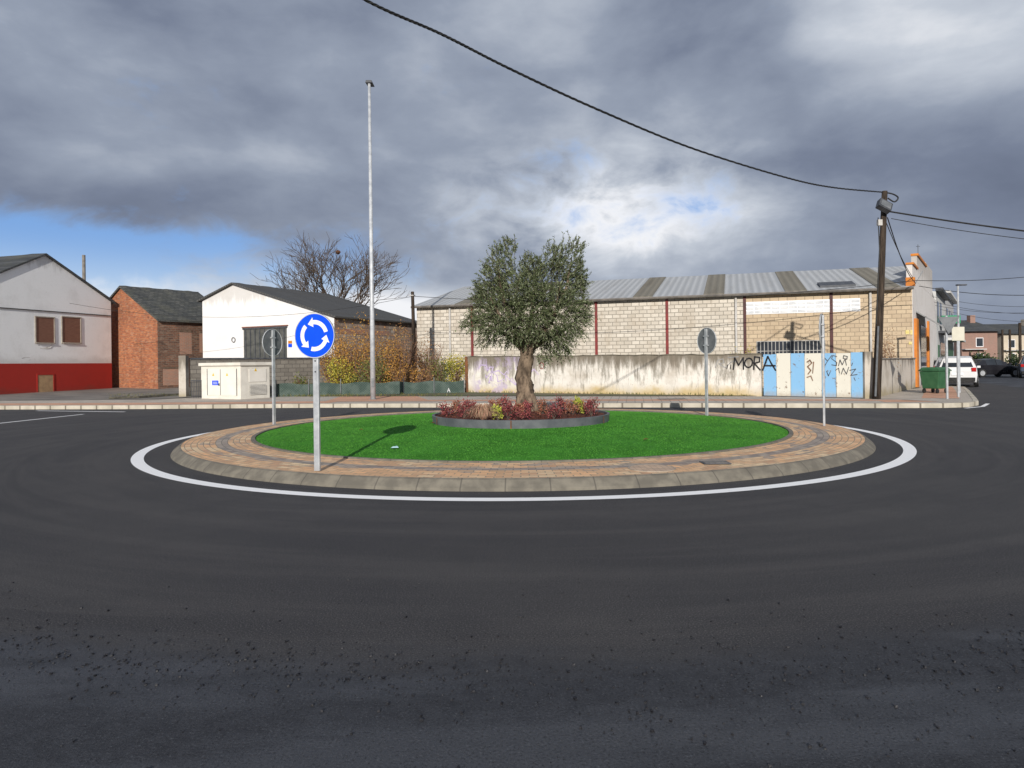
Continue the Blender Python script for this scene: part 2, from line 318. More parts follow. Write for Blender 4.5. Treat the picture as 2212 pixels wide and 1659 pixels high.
manhole(1408,1011,.30,0,'round manhole cover set in the front paver ring'); manhole(1545,1000,.18,1,'small square cover in the paver ring right of round one')
e=G(1452,862,.139); tag(MB().box(e.x-.5,e.x+.5,e.y-.3,e.y+.3,.136,.144).build('manhole_cover',mot('grey_iron',(.12,.11,.10),(.2,.18,.16),8,.7)),'flat square utility cover on pavement before the white wall','manhole cover')
# litter
p=G(853,961,.26); p.z=dome((p-C0).xy.length)+.02
tag(MB().hexa([(p.x-.06,p.y-.03,p.z),(p.x+.06,p.y-.02,p.z),(p.x+.05,p.y+.05,p.z),(p.x-.05,p.y+.04,p.z)],[(p.x-.03,p.y-.02,p.z+.02),(p.x+.05,p.y-.01,p.z+.015),(p.x+.03,p.y+.03,p.z+.025),(p.x-.04,p.y+.03,p.z+.015)]).build('litter',mot('pale_blue_plastic',(.25,.45,.52),(.4,.55,.62),20)),'crumpled pale blue wrapper lying on the turf','litter')
for px,py,l in ((935,922,'dry brown leaf on turf left of the planting bed'),(1395,950,'dry leaf on the right half of the turf'),(780,932,'dry leaf near the left back of the turf')):
    p=G(px,py,.24); p.z=dome((p-C0).xy.length)+.025
    tag(MB().poly([p+Vector((-.05,0,0)),p+Vector((0,-.03,.015)),p+Vector((.05,0,.01)),p+Vector((0,.03,.02))]).build('fallen_leaf',RUST),l,'leaf')
# ---------------------------------------------------------------- planter bed
ZB=dome(1.83)
e=empty('planter_edging',(C0.x,C0.y,ZB),'low dark grey steel ring edging around the planting bed','planter')
MB().lathe([(1.84,ZB-.03),(1.86,ZB+.155),(1.83,ZB+.16),(1.81,ZB+.155),(1.81,ZB)],96,(C0.x,C0.y)).build('edging_band',STEEL,e)
for an in (-1.68,-.5,-2.7): 
    c_,s_=math.cos(an),math.sin(an); q=Vector((C0.x+1.862*c_,C0.y+1.862*s_,0)); tt=Vector((-s_,c_,0))*.012; nn=Vector((c_,s_,0))*.006
    MB().hexa([q-tt+Vector((0,0,ZB)),q+tt+Vector((0,0,ZB)),q+tt+nn+Vector((0,0,ZB)),q-tt+nn+Vector((0,0,ZB))],[q-tt+Vector((0,0,ZB+.15)),q+tt+Vector((0,0,ZB+.15)),q+tt+nn+Vector((0,0,ZB+.15)),q-tt+nn+Vector((0,0,ZB+.15))]).build('joint',RUST,e)
def mz(r): return ZB+.11+.10*(1-(r/1.8)**2)
mb=MB().lathe([(1.81-i*.1809,mz(1.81-i*.1809)) for i in range(11)],60,(C0.x,C0.y))
for i in range(2600):
    r=1.78*math.sqrt(random.random()); a=random.uniform(0,6.28); x=C0.x+r*math.cos(a); y=C0.y+r*math.sin(a); z=mz(r); s_=random.uniform(.015,.04)
    d=Vector((random.uniform(-1,1),random.uniform(-1,1),random.uniform(-.2,.5)))*s_; q=Vector((random.uniform(-1,1),random.uniform(-1,1),.5))*s_*.4; c_=Vector((x,y,z+.01)); mb.poly([c_-d,c_+q,c_+d,c_-q])
tag(mb.build('mulch',MULCH),'reddish brown bark mulch filling the round planting bed','mulch',kind='stuff')
def leaf(mb,c,d,L,w):
    d=d.normalized(); s=d.cross(Vector((random.uniform(-1,1),random.uniform(-1,1),random.uniform(-1,1)))).normalized()*w*.5
    mb.poly([c,c+d*L*.5+s,c+d*L,c+d*L*.5-s])
def rv(): 
    while True:
        v=Vector((random.uniform(-1,1),random.uniform(-1,1),random.uniform(-1,1)))
        if .05<v.length<1: return v
def bush(name,label,cat,p,rx,rz,n,L,w,mat,group=None,stem=None,stems=6,low=0.0,upb=.6,ncl=9):
    stem=stem or TWIG
    e=empty(name,p,label,cat,group); mb=MB(); sb=MB(); tips=[]
    for k in range(stems):
        a=random.uniform(0,6.28); t1=Vector((math.cos(a)*rx*random.uniform(.3,.85),math.sin(a)*rx*random.uniform(.3,.85),rz*random.uniform(.9,1.8)))
        sb.tube([(0,0,0),t1*.5+Vector((0,0,.1*rz)),t1],[.02*rx+.004,.012*rx+.003,.003],5,False); tips.append(t1)
        for q in range(5):
            s0=t1*random.uniform(.4,.9); s1=s0+rv()*rx*.4+Vector((0,0,rz*.3)); sb.tube([s0,s1],[.004+.004*rx,.002],4,False); tips.append(s1)
    cl=[Vector((random.uniform(-.65,.65)*rx,random.uniform(-.6,.6)*rx,rz*(low+random.uniform(.35,1.45)))) for _ in range(ncl)]+random.sample(tips,min(len(tips),ncl))
    for k in range(n):
        c=random.choice(cl)+Vector((random.gauss(0,.2)*rx,random.gauss(0,.2)*rx,random.gauss(0,.22)*rz))
        if c.z<.01: c.z=random.uniform(.01,.3)*rz
        leaf(mb,c,rv()+Vector((0,0,upb)),L*random.uniform(.6,1.2),w)
    mb.build('foliage',mat,e,False); sb.build('stem',stem,e,False); return e
BURG=leafmat('burgundy_leaves',[(.10,.022,.03),(.22,.04,.055),(.34,.10,.09),(.15,.06,.04)]); BURG2=leafmat('russet_leaves',[(.16,.045,.03),(.32,.10,.06),(.40,.20,.13),(.12,.08,.04)]); YEL=leafmat('yellow_green_leaves',[(.26,.30,.04),(.48,.48,.08),(.16,.22,.03)])
bs=[(966,884,.16),(985,878,.16),(1003,888,.18),(1020,880,.14),(1072,882,.16),(1099,890,.17),(1090,874,.16),(1122,880,.12),(1132,902,.16),(1172,882,.14),(1196,888,.18),(1214,876,.16),(1238,882,.17),(1270,878,.14),(1291,886,.18),(1140,876,.11)]
bs.sort(); OR=['first','second','third','fourth','fifth','sixth','seventh','eighth','ninth','tenth','eleventh','twelfth','thirteenth','fourteenth','fifteenth','sixteenth']
def bedpt(px,py):
    p=G(px,py,ZB+.17)
    for _ in range(4):
        r=min((p-C0).xy.length,1.6); p=G(px,py,mz(r))
    v=(p-C0).xy
    if v.length>1.62: v=v.normalized()*1.62
    return Vector((C0.x+v.x,C0.y+v.y,mz(v.length)-.01))
for i,(px,py,r) in enumerate(bs):
    bush('burgundy_shrub',OR[i]+' burgundy leafed shrub from the left in the round bed','shrub',bedpt(px,py+14),r,r*random.uniform(.85,1.15),360,.042,.022,BURG2 if i%3==1 else BURG,'burgundy shrubs in the round bed')
for (px,py,r,l) in ((1076,905,.13,'yellow green low shrub left of the olive trunk'),(1250,895,.14,'yellow green shrub front right of the olive trunk'),(1270,885,.12,'smallest yellow green shrub at the right of the bed')):
    bush('yellow_shrub',l,'shrub',bedpt(px,py),r,r*1.2,300,.05,.03,YEL,'yellow green shrubs in the bed')
p=bedpt(1044,905); e=empty('grass_tuft',p,'pale straw coloured ornamental grass tuft in the bed','ornamental grass'); mb=MB()
for k in range(560):
    a=random.uniform(0,6.28); R_=random.uniform(.15,.44); h_=random.uniform(.14,.33); d=Vector((math.cos(a),math.sin(a),0)); w_=Vector((-d.y,d.x,0))*.003
    p0=d*.03; p1=d*R_*.4+Vector((0,0,h_)); p2=d*R_*.8+Vector((0,0,h_*.8)); p3=d*R_+Vector((0,0,h_*.3)); mb.poly([p0-w_,p0+w_,p1+w_,p1-w_]); mb.poly([p1-w_,p1+w_,p2+w_,p2-w_]); mb.poly([p2-w_,p2+w_,p3])
mb.build('blades',leafmat('straw_blades',[(.42,.27,.17),(.52,.36,.23),(.28,.15,.10),(.42,.20,.15)]),e,False)
# ---------------------------------------------------------------- olive tree
TB=Vector((C0.x+.12,C0.y,mz(.1)-.02)); TS=F/14.97
def tp(px,py,dy=0): return Vector(((px-1143)/TS,dy,(903-py)/TS))
e=empty('olive_tree',TB,'old olive tree with gnarled trunk in the centre of the roundabout','tree')
mb=MB()
def gn(pts,rad,sides=14,jit=.1):
    P_=[];R_=[]
    for k in range(len(pts)-1):
        for q in range(5):
            f=q/5; P_.append(pts[k].lerp(pts[k+1],f)+Vector((random.uniform(-1,1),random.uniform(-1,1),0))*.010); R_.append(rad[k]*(1-f)+rad[k+1]*f)
    P_.append(pts[-1]);R_.append(rad[-1]); mb.tube(P_,R_,sides,True,jit)
gn([tp(1143,915),tp(1143,892),tp(1142,860),tp(1137,830),tp(1142,800),tp(1147,765),tp(1149,745)],[.28,.235,.185,.165,.15,.14,.1],18,.15)
for px,dy,r in ((1124,-.1,.10),(1162,-.08,.11),(1150,-.2,.10),(1137,.2,.10),(1130,-.18,.08),(1156,-.16,.08)): gn([tp(px,908,dy),tp((px+1143)/2,865,dy*.6),tp(1143,815,dy*.3)],[r*1.1,r*.8,.06],10,.15)
limbs=[([(1145,775,0),(1132,735,-.05),(1108,700,-.1),(1092,640,-.15),(1085,580,-.1)],[.09,.065,.045,.03,.012]),
([(1147,770,0),(1152,735,.1),(1160,680,.2),(1165,620,.3)],[.09,.06,.04,.015]),
([(1149,770,0),(1172,740,-.05),(1205,700,-.1),(1232,640,-.1),(1245,570,0)],[.09,.065,.045,.03,.012]),
([(1152,770,0),(1190,745,.15),(1235,725,.3),(1270,690,.35)],[.07,.045,.028,.01]),
([(1140,772,0),(1110,742,.2),(1065,715,.35),(1030,705,.4)],[.07,.045,.025,.01]),
([(1140,768,0),(1120,740,-.25),(1090,700,-.5),(1070,660,-.6)],[.055,.04,.025,.01]),
([(1150,768,0),(1185,730,-.3),(1205,690,-.55),(1215,640,-.6)],[.055,.04,.025,.01])]
for p_,r_ in limbs: gn([tp(*q) for q in p_],r_,9,.06)
mb.build('trunk',BARK,e,False,smooth=True)
CL=[(1092,595,36,48,0),(1072,640,38,44,-.2),(1108,556,22,24,.1),(1128,645,52,55,.1),(1234,588,36,46,0),(1252,555,18,20,0),(1205,578,26,34,.1),(1240,650,40,52,.1),(1172,620,42,50,.2),(1060,690,38,36,.1),(1030,706,20,20,0),(1150,695,60,40,.4),(1150,690,50,40,-.5),(1240,702,40,32,-.1),(1205,745,38,26,.1),(1100,730,42,24,-.1),(1215,768,26,18,-.2),(1064,738,24,16,.1),(1268,690,14,28,0),(1180,735,40,28,.5),(1102,690,50,38,-.5),(1210,680,48,40,-.5),(1085,650,36,42,.5),(1225,640,38,42,.5),(1178,780,16,12,-.3),(1048,655,15,24,0),(1260,618,16,30,0),(1118,714,48,26,-.55),(1185,710,48,28,-.6),(1225,732,36,24,-.4),(1076,710,34,24,-.4),(1155,735,45,16,-.45),(1155,600,30,32,-.1),(1150,650,46,36,-.6)]
LV=MB(); TW=MB(); wts=[(c[2]*c[3])**.9 for c in CL]
for i in range(3700):
    c=random.choices(CL,wts)[0]; v=rv(); v=v*(.75/ max(v.length,.35)) if random.random()<.6 else v
    ctr=tp(c[0],c[1],c[4]); p=ctr+Vector((v.x*c[2]/TS,v.y*min(.5,.85*(c[2]+c[3])/2/TS),v.z*c[3]/TS))
    out=(p-tp(1150,690)); d=(out.normalized()*.7+rv()*.7+Vector((0,0,.5 if c[1]<700 else -.35))).normalized(); L_=random.uniform(.1,.25)
    if random.random()<.05: L_*=1.7
    TW.tube([p,p+d*L_],[.0035,.002],3,False)
    for k in range(14):
        f=k/13; q=p+d*L_*f+Vector((0,0,-.04*f*f)); leaf(LV,q,(d*.7+rv()),random.uniform(.04,.068),.018)
TW.build('twigs',TWIG,e,False)
LV.build('crown',leafmat('olive_leaves',[(.03,.045,.016),(.07,.095,.035),(.12,.148,.062),(.25,.28,.17),(.05,.07,.026)],.5),e,False)
# ---------------------------------------------------------------- roundabout signs
def arc_arrow(a0,a1,R_,w):
    mb=MB(); n=14; hd=.30
    def P3(r,a): return (r*math.cos(a),-.0062,r*math.sin(a))
    ae=a1-hd
    for k in range(n):
        u=a0+(ae-a0)*k/n; v=a0+(ae-a0)*(k+1)/n; mb.poly([P3(R_-w/2,u),P3(R_+w/2,u),P3(R_+w/2,v),P3(R_-w/2,v)])
    mb.poly([P3(R_-w*1.15,ae),P3(R_+w*1.15,ae),P3(R_,a1+.16)]); return mb
def rsign(base,zc,D_,face_az,label,group):
    e=empty('roundabout_sign',base,label,'road sign',group,rz=face_az+math.pi/2)   # local -Y is the face
    hz=zc-base.z
    MB().box(-.04,.04,.012,.052,0,hz+D_*.45).build('pole',GALV,e,False,bevel=.006)
    R_=D_/2; ln=48; mb=MB(); 
    c=[(R_*math.cos(k*2*math.pi/ln),R_*math.sin(k*2*math.pi/ln)) for k in range(ln)]
    mb.hexa([(x,.008,z+hz) for x,z in c],[(x,-.003,z+hz) for x,z in c]); mb.build('disc_back',GALVD,e,False)
    ri=MB()
    for k in range(ln):
        j=(k+1)%ln; a=c[k];b_=c[j]
        ri.hexa([(a[0],-.006,a[1]+hz),(b_[0],-.006,b_[1]+hz),(b_[0],.018,b_[1]+hz),(a[0],.018,a[1]+hz)],[(a[0]*.965,-.006,a[1]*.965+hz),(b_[0]*.965,-.006,b_[1]*.965+hz),(b_[0]*.965,.018,b_[1]*.965+hz),(a[0]*.965,.018,a[1]*.965+hz)])
    ri.build('rim',RIM,e,False)
    MB().poly([(x*.96,-.0042,z*.96+hz) for x,z in c]).build('sign_face',BLUE,e,False)
    for q in range(3):
        a0=math.radians(15+120*q); m_=arc_arrow(a0,a0+math.radians(98),R_*.6,R_*.19); m_.v=[(x,y,z+hz) for x,y,z in m_.v]; m_.build('arrow',WHITE,e,False)
    for s_ in (-.35,.35): MB().box(-.07,.07,.009,.056,hz+s_*R_-.015,hz+s_*R_+.015).build('clamp',GALV,e,False)
    for b_ in (.62,.7): MB().box(-.009,.009,.004,.012,hz*b_+.2-.009,hz*b_+.2+.009).build('bolt',DARKM,e,False)
    return e
gr='roundabout signs around the island'
def caz(p): return math.atan2(-p.y,-p.x)
p=G(683,1018,.14); rsign(p,A(678,725,p.y).z,.58,caz(p)-math.radians(31),'blue round sign with three white arrows facing the camera on front pavers',gr)
p=G(590,917,.14); rsign(p,A(585,740,p.y).z,.64,caz(p)+math.radians(47)+math.pi,'grey back of round sign on the left edge of the island',gr)
p=G(1529,899,.14); rsign(p,A(1532,736,p.y).z,.65,caz(p)-math.radians(46)+math.pi,'grey back of round sign behind the turf right of the olive',gr)
p=G(1777,920,.14); rsign(p,A(1783,714,p.y).z,.70,caz(p)-math.radians(97),'round sign seen almost edge on at the right of the island',gr)
# ---------------------------------------------------------------- lamp post
p=G(806,863,.13); top=A(797,180,p.y); e=empty('lamp_post',p,'tall slim grey street lamp post behind the roundabout','street lamp')
MB().tube([p,p+Vector((0,0,3)),Vector((p.x,p.y,top.z))],[.105,.09,.055],14).build('pole',mot('pale_galvanised',(.40,.42,.45),(.54,.56,.58),6,.5,.15,bs=.03),e,smooth=True)
MB().box(p.x-.14,p.x+.14,p.y-.14,p.y+.14,p.z,p.z+.02).build('base_plate',GALVD,e)
MB().box(p.x-.035,p.x+.06,p.y-.12,p.y-.07,p.z+.5,p.z+.85).build('hatch',GALVD,e)
MB().hexa([(p.x-.14,p.y-.1,top.z+.0),(p.x+.12,p.y-.1,top.z),(p.x+.12,p.y+.5,top.z+.05),(p.x-.14,p.y+.5,top.z+.05)],[(p.x-.12,p.y-.08,top.z+.1),(p.x+.1,p.y-.08,top.z+.1),(p.x+.1,p.y+.45,top.z+.11),(p.x-.12,p.y+.45,top.z+.11)]).build('lamp_head',DARKM,e)
# ---------------------------------------------------------------- wall materials
def blockmat(name,d,w,h,c1,c2,cm,ms=.012,dirt=(.2,.18,.15),da=.4,lo=.45,hi=.75,bump_=.4,patch=None):
    M,t,b=newmat(name,.9); v=t.pos(); u=t.dot(v,(d[0],d[1],0)); x,y,z=t.sep(v)
    wob=t.mul(t.sub(t.noise(v,3,2),.5),.012)
    c,f=t.brick(t.comb(u,t.add(z,wob)),w,h,ms,c1,c2,cm); n=t.noise(t.comb(t.mul(u,1.0),t.mul(z,.45)),1.1,6,.65); n3=t.noise(v,14,4,.7)
    c=t.mix(t.mul(t.sm(n,lo,hi),da),c,dirt); c=t.mix(t.mul(t.sm(n3,.5,.8),.35),c,tuple(k*.7 for k in dirt))
    if patch:
        n4=t.noise(t.comb(t.mul(u,1.6),t.mul(z,3.2),2.0),1.6,5,.7); c=t.mix(t.mul(t.sm(n4,.5,.66),.55),c,patch); n5=t.noise(t.comb(t.mul(u,2.2),t.mul(z,7),5.0),1.4,4,.7); c=t.mix(t.mul(t.sm(n5,.52,.68),.7),c,dirt)
    t.set(b.inputs['Base Color'],c); bump(t,b,t.add(t.mul(f,-1.0),t.mul(n3,.3)),bump_,.02); return M
def plaster(name,base,dirt,moss,ztop,zbot,da=.6,d=(1,0),scale=.9):
    M,t,b=newmat(name,.9); v=t.pos(); u=t.dot(v,(d[0],d[1],0)); x,y,z=t.sep(v)
    st=t.noise(t.comb(t.mul(u,2.6),t.mul(z,.35)),1.3,6,.7); n=t.noise(v,scale,6,.65); fn=t.noise(v,11,5,.7)
    c=t.mix(t.mul(t.sm(n,.45,.7),da*.6),base,dirt)
    topm=t.sm(t.add(z,t.mul(t.sub(st,.5),2.2)),ztop-.55,ztop); c=t.mix(t.mul(topm,da),c,tuple(k*.5 for k in dirt))
    c=t.mix(t.mul(t.sm(fn,.56,.7),da*.5),c,dirt)
    botm=t.sm(t.add(z,t.mul(t.sub(n,.5),1.3)),zbot+.5,zbot); c=t.mix(t.mul(botm,da),c,moss)
    t.set(b.inputs['Base Color'],c); bump(t,b,fn,.25,.02); return M,t,b,c
def slate(name,c1,c2,d,rot=0,w=.3,h=.1):
    M,t,b=newmat(name,.85); v=t.pos(); u=t.dot(v,(d[0],d[1],0)); x,y,z=t.sep(v); c,f=t.brick(t.comb(u,z),w,h,.012,c1,c2,tuple(k*.4 for k in c1)); n=t.noise(v,1.2,5)
    t.set(b.inputs['Base Color'],t.mix(t.mul(t.sm(n,.45,.7),.5),c,(.10,.10,.075))); bump(t,b,t.add(f,t.noise(v,9,4)),.6,.03); return M
def corr(name,d,c1,c2,per=.18,dirt=(.12,.10,.07)):
    M,t,b=newmat(name,.65); v=t.pos(); u=t.dot(v,(d[0],d[1],0)); s_=t.m('SINE',t.mul(u,2*math.pi/per)); x,y,z=t.sep(v)
    n=t.noise(t.comb(t.mul(u,1.5),t.mul(z,.6)),1.2,6,.65); c=t.mix(t.add(.5,t.mul(s_,.35)),c1,c2); c=t.mix(t.mul(t.sm(n,.45,.75),.55),c,dirt)
    t.set(b.inputs['Base Color'],c); bump(t,b,s_,.5,.03); return M
# gable building
def gable(name,label,cat,P0,d,prof,length,z0,gmat,smat,rmat,ov=.2,th=.1,eov=.25):
    d=Vector(d).normalized(); n=Vector((-d.y,d.x))
    if n.dot(P0+d*prof[-1][0]/2)<0: n=-n
    e=empty(name,(P0.x,P0.y,z0),label,cat)
    def Q(a,l,z): p=P0+d*a+n*l; return (p.x,p.y,z)
    Lg=prof[-1][0]
    MB().poly([Q(0,0,z0)]+[Q(a,0,z) for a,z in prof]+[Q(Lg,0,z0)]).build('gable_wall',gmat,e)
    MB().poly([Q(0,length,z0)]+[Q(a,length,z) for a,z in prof]+[Q(Lg,length,z0)]).build('rear_wall',smat,e)
    MB().poly([Q(0,0,z0),Q(0,0,prof[0][1]),Q(0,length,prof[0][1]),Q(0,length,z0)]).build('side_wall',smat,e)
    MB().poly([Q(Lg,0,z0),Q(Lg,0,prof[-1][1]),Q(Lg,length,prof[-1][1]),Q(Lg,length,z0)]).build('side_wall',smat,e)
    mb=MB()
    for k in range(len(prof)-1):
        (a0,z_0),(a1,z_1)=prof[k],prof[k+1]; sl=(z_1-z_0)/(a1-a0)
        if k==0: a0-=eov; z_0-=eov*sl
        if k==len(prof)-2: a1+=eov; z_1+=eov*sl
        ns=14
        for q in range(ns):
            l0=-ov+(length+2*ov)*q/ns; l1=-ov+(length+2*ov)*(q+1)/ns
            w_=[.03*math.sin(q*1.7+k),.03*math.sin((q+1)*1.7+k)]
            mb.hexa([Q(a0,l0,z_0+.01),Q(a1,l0,z_1+.01),Q(a1,l1,z_1+.01),Q(a0,l1,z_0+.01)],[Q(a0,l0,z_0+th),Q(a1,l0,z_1+th+w_[0]),Q(a1,l1,z_1+th+w_[1]),Q(a0,l1,z_0+th)])
    mb.build('roof',rmat,e); return e,Q,n
def wrect(P0,d,x0,y0,x1,y1):
    ym=(y0+y1)/2; xm=(x0+x1)/2; return hit(x0,ym,P0,d),hit(x1,ym,P0,d),hit(xm,y1,P0,d).z,hit(xm,y0,P0,d).z
def window(e,P0,d,x0,y0,x1,y1,fmat,gm,name='window',o_=.015):
    pa,pb,z0,z1=wrect(P0,d,x0,y0,x1,y1)
    w=MB().slab(pa,pb,z0,z1,o_).build(name,gm,e)
    pa=V2(pa);pb=V2(pb);u=(pb-pa).normalized(); f=MB(); t_=.06
    f.slab(pa-u*t_,pa,z0-t_,z1+t_,.05); f.slab(pb,pb+u*t_,z0-t_,z1+t_,.05); f.slab(pa,pb,z1,z1+t_,.05); f.slab(pa,pb,z0-t_,z0,.09)
    fo=f.build('frame',fmat,e); fo.parent=w
    return w
# ---- house A
HC=V2(A(240,700,44.0)); HD=(HC-V2(A(0,700,37.2))).normalized()
pk=hit(97,548,HC,HD); ev=hit(240,652,HC,HD); half=(V2(pk)-HC).length; Ltot=2*half; HP=HC-HD*Ltot
RENDA,t,b,c=plaster('white_house_render',(.80,.81,.81),(.45,.44,.42),(.35,.33,.3),7.6,1.8,.4,HD)
RED,t,b,c=plaster('oxblood_base_paint',(.36,.028,.020),(.24,.03,.022),(.16,.05,.035),2.4,.1,.5,HD)
SL=slate('dark_slate',(.055,.06,.065),(.10,.105,.11),HD)
e,Q,n=gable('white_house','white rendered house with dark red base at the far left','house',HP,HD,[(0,ev.z),(half,pk.z-.1),(Ltot,ev.z)],14,0.0,RENDA,RENDA,SL,.12,.12)
zt=hit(120,785,HC,HD).z
MB().slab(HP,HC,0,zt,.02).build('painted_base',RED,e)
SHUT=mot('brown_shutter',(.16,.075,.05),(.22,.11,.075),4,.7,stretch=(1,1,14)); FRB=mot('frame_brown',(.30,.26,.22),(.4,.36,.3),4)
for a in ((77,686,116,740),(134,686,173,740)): window(e,HC,HD,*a,FRB,SHUT)
window(e,HC,HD,81,810,114,848,RED,mot('old_wood_hatch',(.40,.27,.15),(.28,.19,.11),3),name='hatch',o_=.035)
MB().slab(*[V2(q) for q in (hit(-40,658,HC,HD),hit(238,680,HC,HD))],hit(100,672,HC,HD).z-.02,hit(100,672,HC,HD).z+.02,.06).build('cable_run',BLACK,e)
for cx,cy,s_ in ((97,748,.5),(60,775,.3)):
    pa=hit(cx,cy,HC,HD); o_=[(pa.x+HD.x*s_*math.cos(k)*random.uniform(.7,1.3)-n.x*.006,pa.y+HD.y*s_*math.cos(k)*random.uniform(.7,1.3)-n.y*.006,pa.z+.3*s_*math.sin(k)) for k in [i*.7 for i in range(9)]]
    MB().poly(o_).build('render_patch',mot('bare_render',(.45,.43,.4),(.6,.58,.55),6),e)
q=A(181,560,50); tag(MB().tube([(q.x,q.y,.3),(q.x,q.y,A(181,551,50).z)],[.13,.11],8).build('concrete_post',BARW),'plain grey post rising behind the white house roof','post')
# ---- brick outbuilding B
BC=V2(A(340,700,42)); BR=V2(A(490,700,45.7)); bl=(BR-BC).normalized(); bd=Vector((bl.y,-bl.x)); bd=-bd if bd.x>0 else bd
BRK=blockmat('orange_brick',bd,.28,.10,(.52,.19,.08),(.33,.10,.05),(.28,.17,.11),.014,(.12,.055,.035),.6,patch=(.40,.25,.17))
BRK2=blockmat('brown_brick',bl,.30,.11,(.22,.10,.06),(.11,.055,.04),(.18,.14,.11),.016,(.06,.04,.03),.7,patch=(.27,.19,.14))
SL2=slate('mossy_slate',(.06,.065,.065),(.115,.115,.105),bl,h=.12)
zc=hit(340,690,BC,bd).z; pkb=hit(262,622,BC,bd); ab=(V2(pkb)-BC).length
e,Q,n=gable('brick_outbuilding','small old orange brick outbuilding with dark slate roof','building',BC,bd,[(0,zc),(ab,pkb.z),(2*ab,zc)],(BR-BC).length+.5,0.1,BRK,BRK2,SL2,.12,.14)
for a,nm in (((388,718,414,765),'window'),((431,720,453,762),'window'),((352,797,400,832),'hatch')):
    pa,pb,z0,z1=wrect(BC,bl,*a); MB().slab(pa,pb,z0,z1,.012).build(nm,blockmat('bricked_infill',bl,.25,.08,(.42,.19,.12),(.33,.16,.11),(.3,.25,.2)),e)
    MB().slab(pa,pb,z1+.01,z1+.14,.03).build('lintel',mot('lintel_wood',(.1,.07,.05),(.16,.11,.08),4),e)
# ---- building C
CP=V2(A(722,700,38)); CE=V2(A(900,700,44.8)); cs=(CE-CP).normalized(); cdv=Vector((cs.y,-cs.x)); cdv=-cdv if cdv.x>0 else cdv
ap=hit(505,614,CP,cdv); le=hit(437,650,CP,cdv); re=hit(722,684,CP,cdv)
MC,t,b,c=plaster('white_garage_render',(.82,.81,.80),(.60,.56,.49),(.4,.36,.3),5.6,1.0,.35,cdv)
CSD=blockmat('rough_side_blocks',cs,.4,.2,(.33,.25,.20),(.42,.38,.33),(.22,.18,.15),.02,(.15,.10,.075),.7,.4,.6,patch=(.40,.19,.12))
CRF=corr('old_corrugated_roof',cdv,(.055,.055,.055),(.11,.11,.105),.2,(.07,.06,.045))
e,Q,n=gable('white_garage','white gabled garage building with dark corrugated roof','building',CP,cdv,[(0,re.z),((V2(ap)-CP).length,ap.z),((V2(le)-CP).length,le.z)],8.0,0.1,MC,CSD,CRF,.2,.09)
DOOR=mot('dull_garage_door',(.07,.075,.07),(.12,.12,.11),2,.6)
pa,pb,z0,z1=wrect(CP,cdv,527,710,620,790); MB().slab(pa,pb,z0,z1,.012).build('garage_door',DOOR,e)
f=MB(); 
for k in range(9):
    q=V2(pa).lerp(V2(pb),(k+.5)/9); u=(V2(pb)-V2(pa)).normalized()*.025; f.slab(q-u,q+u,z0,z1,.05)
u=(V2(pb)-V2(pa)).normalized()*.06; f.slab(V2(pa)-u,V2(pb)+u,z1,z1+.08,.06)
f.build('door_bars',DARKM,e)
MB().slab(V2(pa)-u*2,V2(pb)+u*2,z1+.1,z1+.16,.05).build('lintel',mot('red_lintel',(.25,.1,.07),(.18,.08,.06),4),e)
pa,pb,z0,z1=wrect(CP,cdv,623,736,631,748); MB().slab(pa,pb,(z0+z1)/2,z1,.02).build('notice',ORANGE,e); MB().slab(pa,pb,z0-.05,(z0+z1)/2-.02,.02).build('notice',BLUE,e)
lp=hit(505,734,CP,cdv); rr_=[Vector((lp.x+cdv.x*.14*math.cos(k*.52)+.0,lp.y+cdv.y*.14*math.cos(k*.52)-.08,lp.z+.14*math.sin(k*.52))) for k in range(13)]
MB().tube(rr_,.02,5).build('wall_bracket',DARKM,e)
pa,pb,z0,z1=wrect(CP,cs,727,712,840,722); MB().slab(pa,pb,z0,z1,.01).build('brick_course',blockmat('brick_course',cs,.25,.07,(.4,.15,.09),(.3,.12,.08),(.3,.25,.2)),e)
# ---------------------------------------------------------------- warehouse
FL=A(900,663,40.7); FR=A(1970,622,33.2); EZ=4.8; fl=V2(FL); frr=V2(FR); wd=(frr-fl).normalized(); wn=Vector((-wd.y,wd.x))
RZ=6.7; rl=fl+wn*8
def isec(p,d,q,e_):
    den=d.x*e_.y-d.y*e_.x; s_=((q.x-p.x)*e_.y-(q.y-p.y)*e_.x)/den; return p+d*s_
rr2=isec(rl,wd,frr,SD); bl_=fl+wn*16; br_=isec(bl_,wd,frr,SD)
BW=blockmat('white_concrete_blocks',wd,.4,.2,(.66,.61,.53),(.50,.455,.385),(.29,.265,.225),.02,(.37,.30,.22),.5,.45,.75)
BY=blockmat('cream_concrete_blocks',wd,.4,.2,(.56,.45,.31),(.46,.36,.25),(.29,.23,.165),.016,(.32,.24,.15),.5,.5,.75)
e=empty('warehouse',(fl.x,fl.y,.1),'long concrete block warehouse with grey corrugated roof','warehouse')
sp=V2(hit(1608,700,fl,wd))
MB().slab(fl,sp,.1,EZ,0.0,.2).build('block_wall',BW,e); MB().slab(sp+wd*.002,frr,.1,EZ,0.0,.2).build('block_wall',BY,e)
MB().poly([(*fl,.1),(*fl,EZ),(*rl,RZ),(*bl_,EZ),(*bl_,.1)]).build('gable_wall',BW,e)
MB().poly([(*bl_,.1),(*bl_,EZ),(*br_,EZ),(*br_,.1)]).build('rear_wall',BW,e)
WRF=corr('grey_corrugated_roof',wd,(.33,.345,.355),(.48,.495,.505),.35,(.29,.285,.27)); SKY=corr('translucent_roof_strip',wd,(.17,.155,.12),(.23,.21,.165),.35)
el_=fl-wn*.25-wd*.2; er_=frr-wn*.25; zE=EZ+.02-.05
mb=MB(); lift=Vector((0,0,.07))
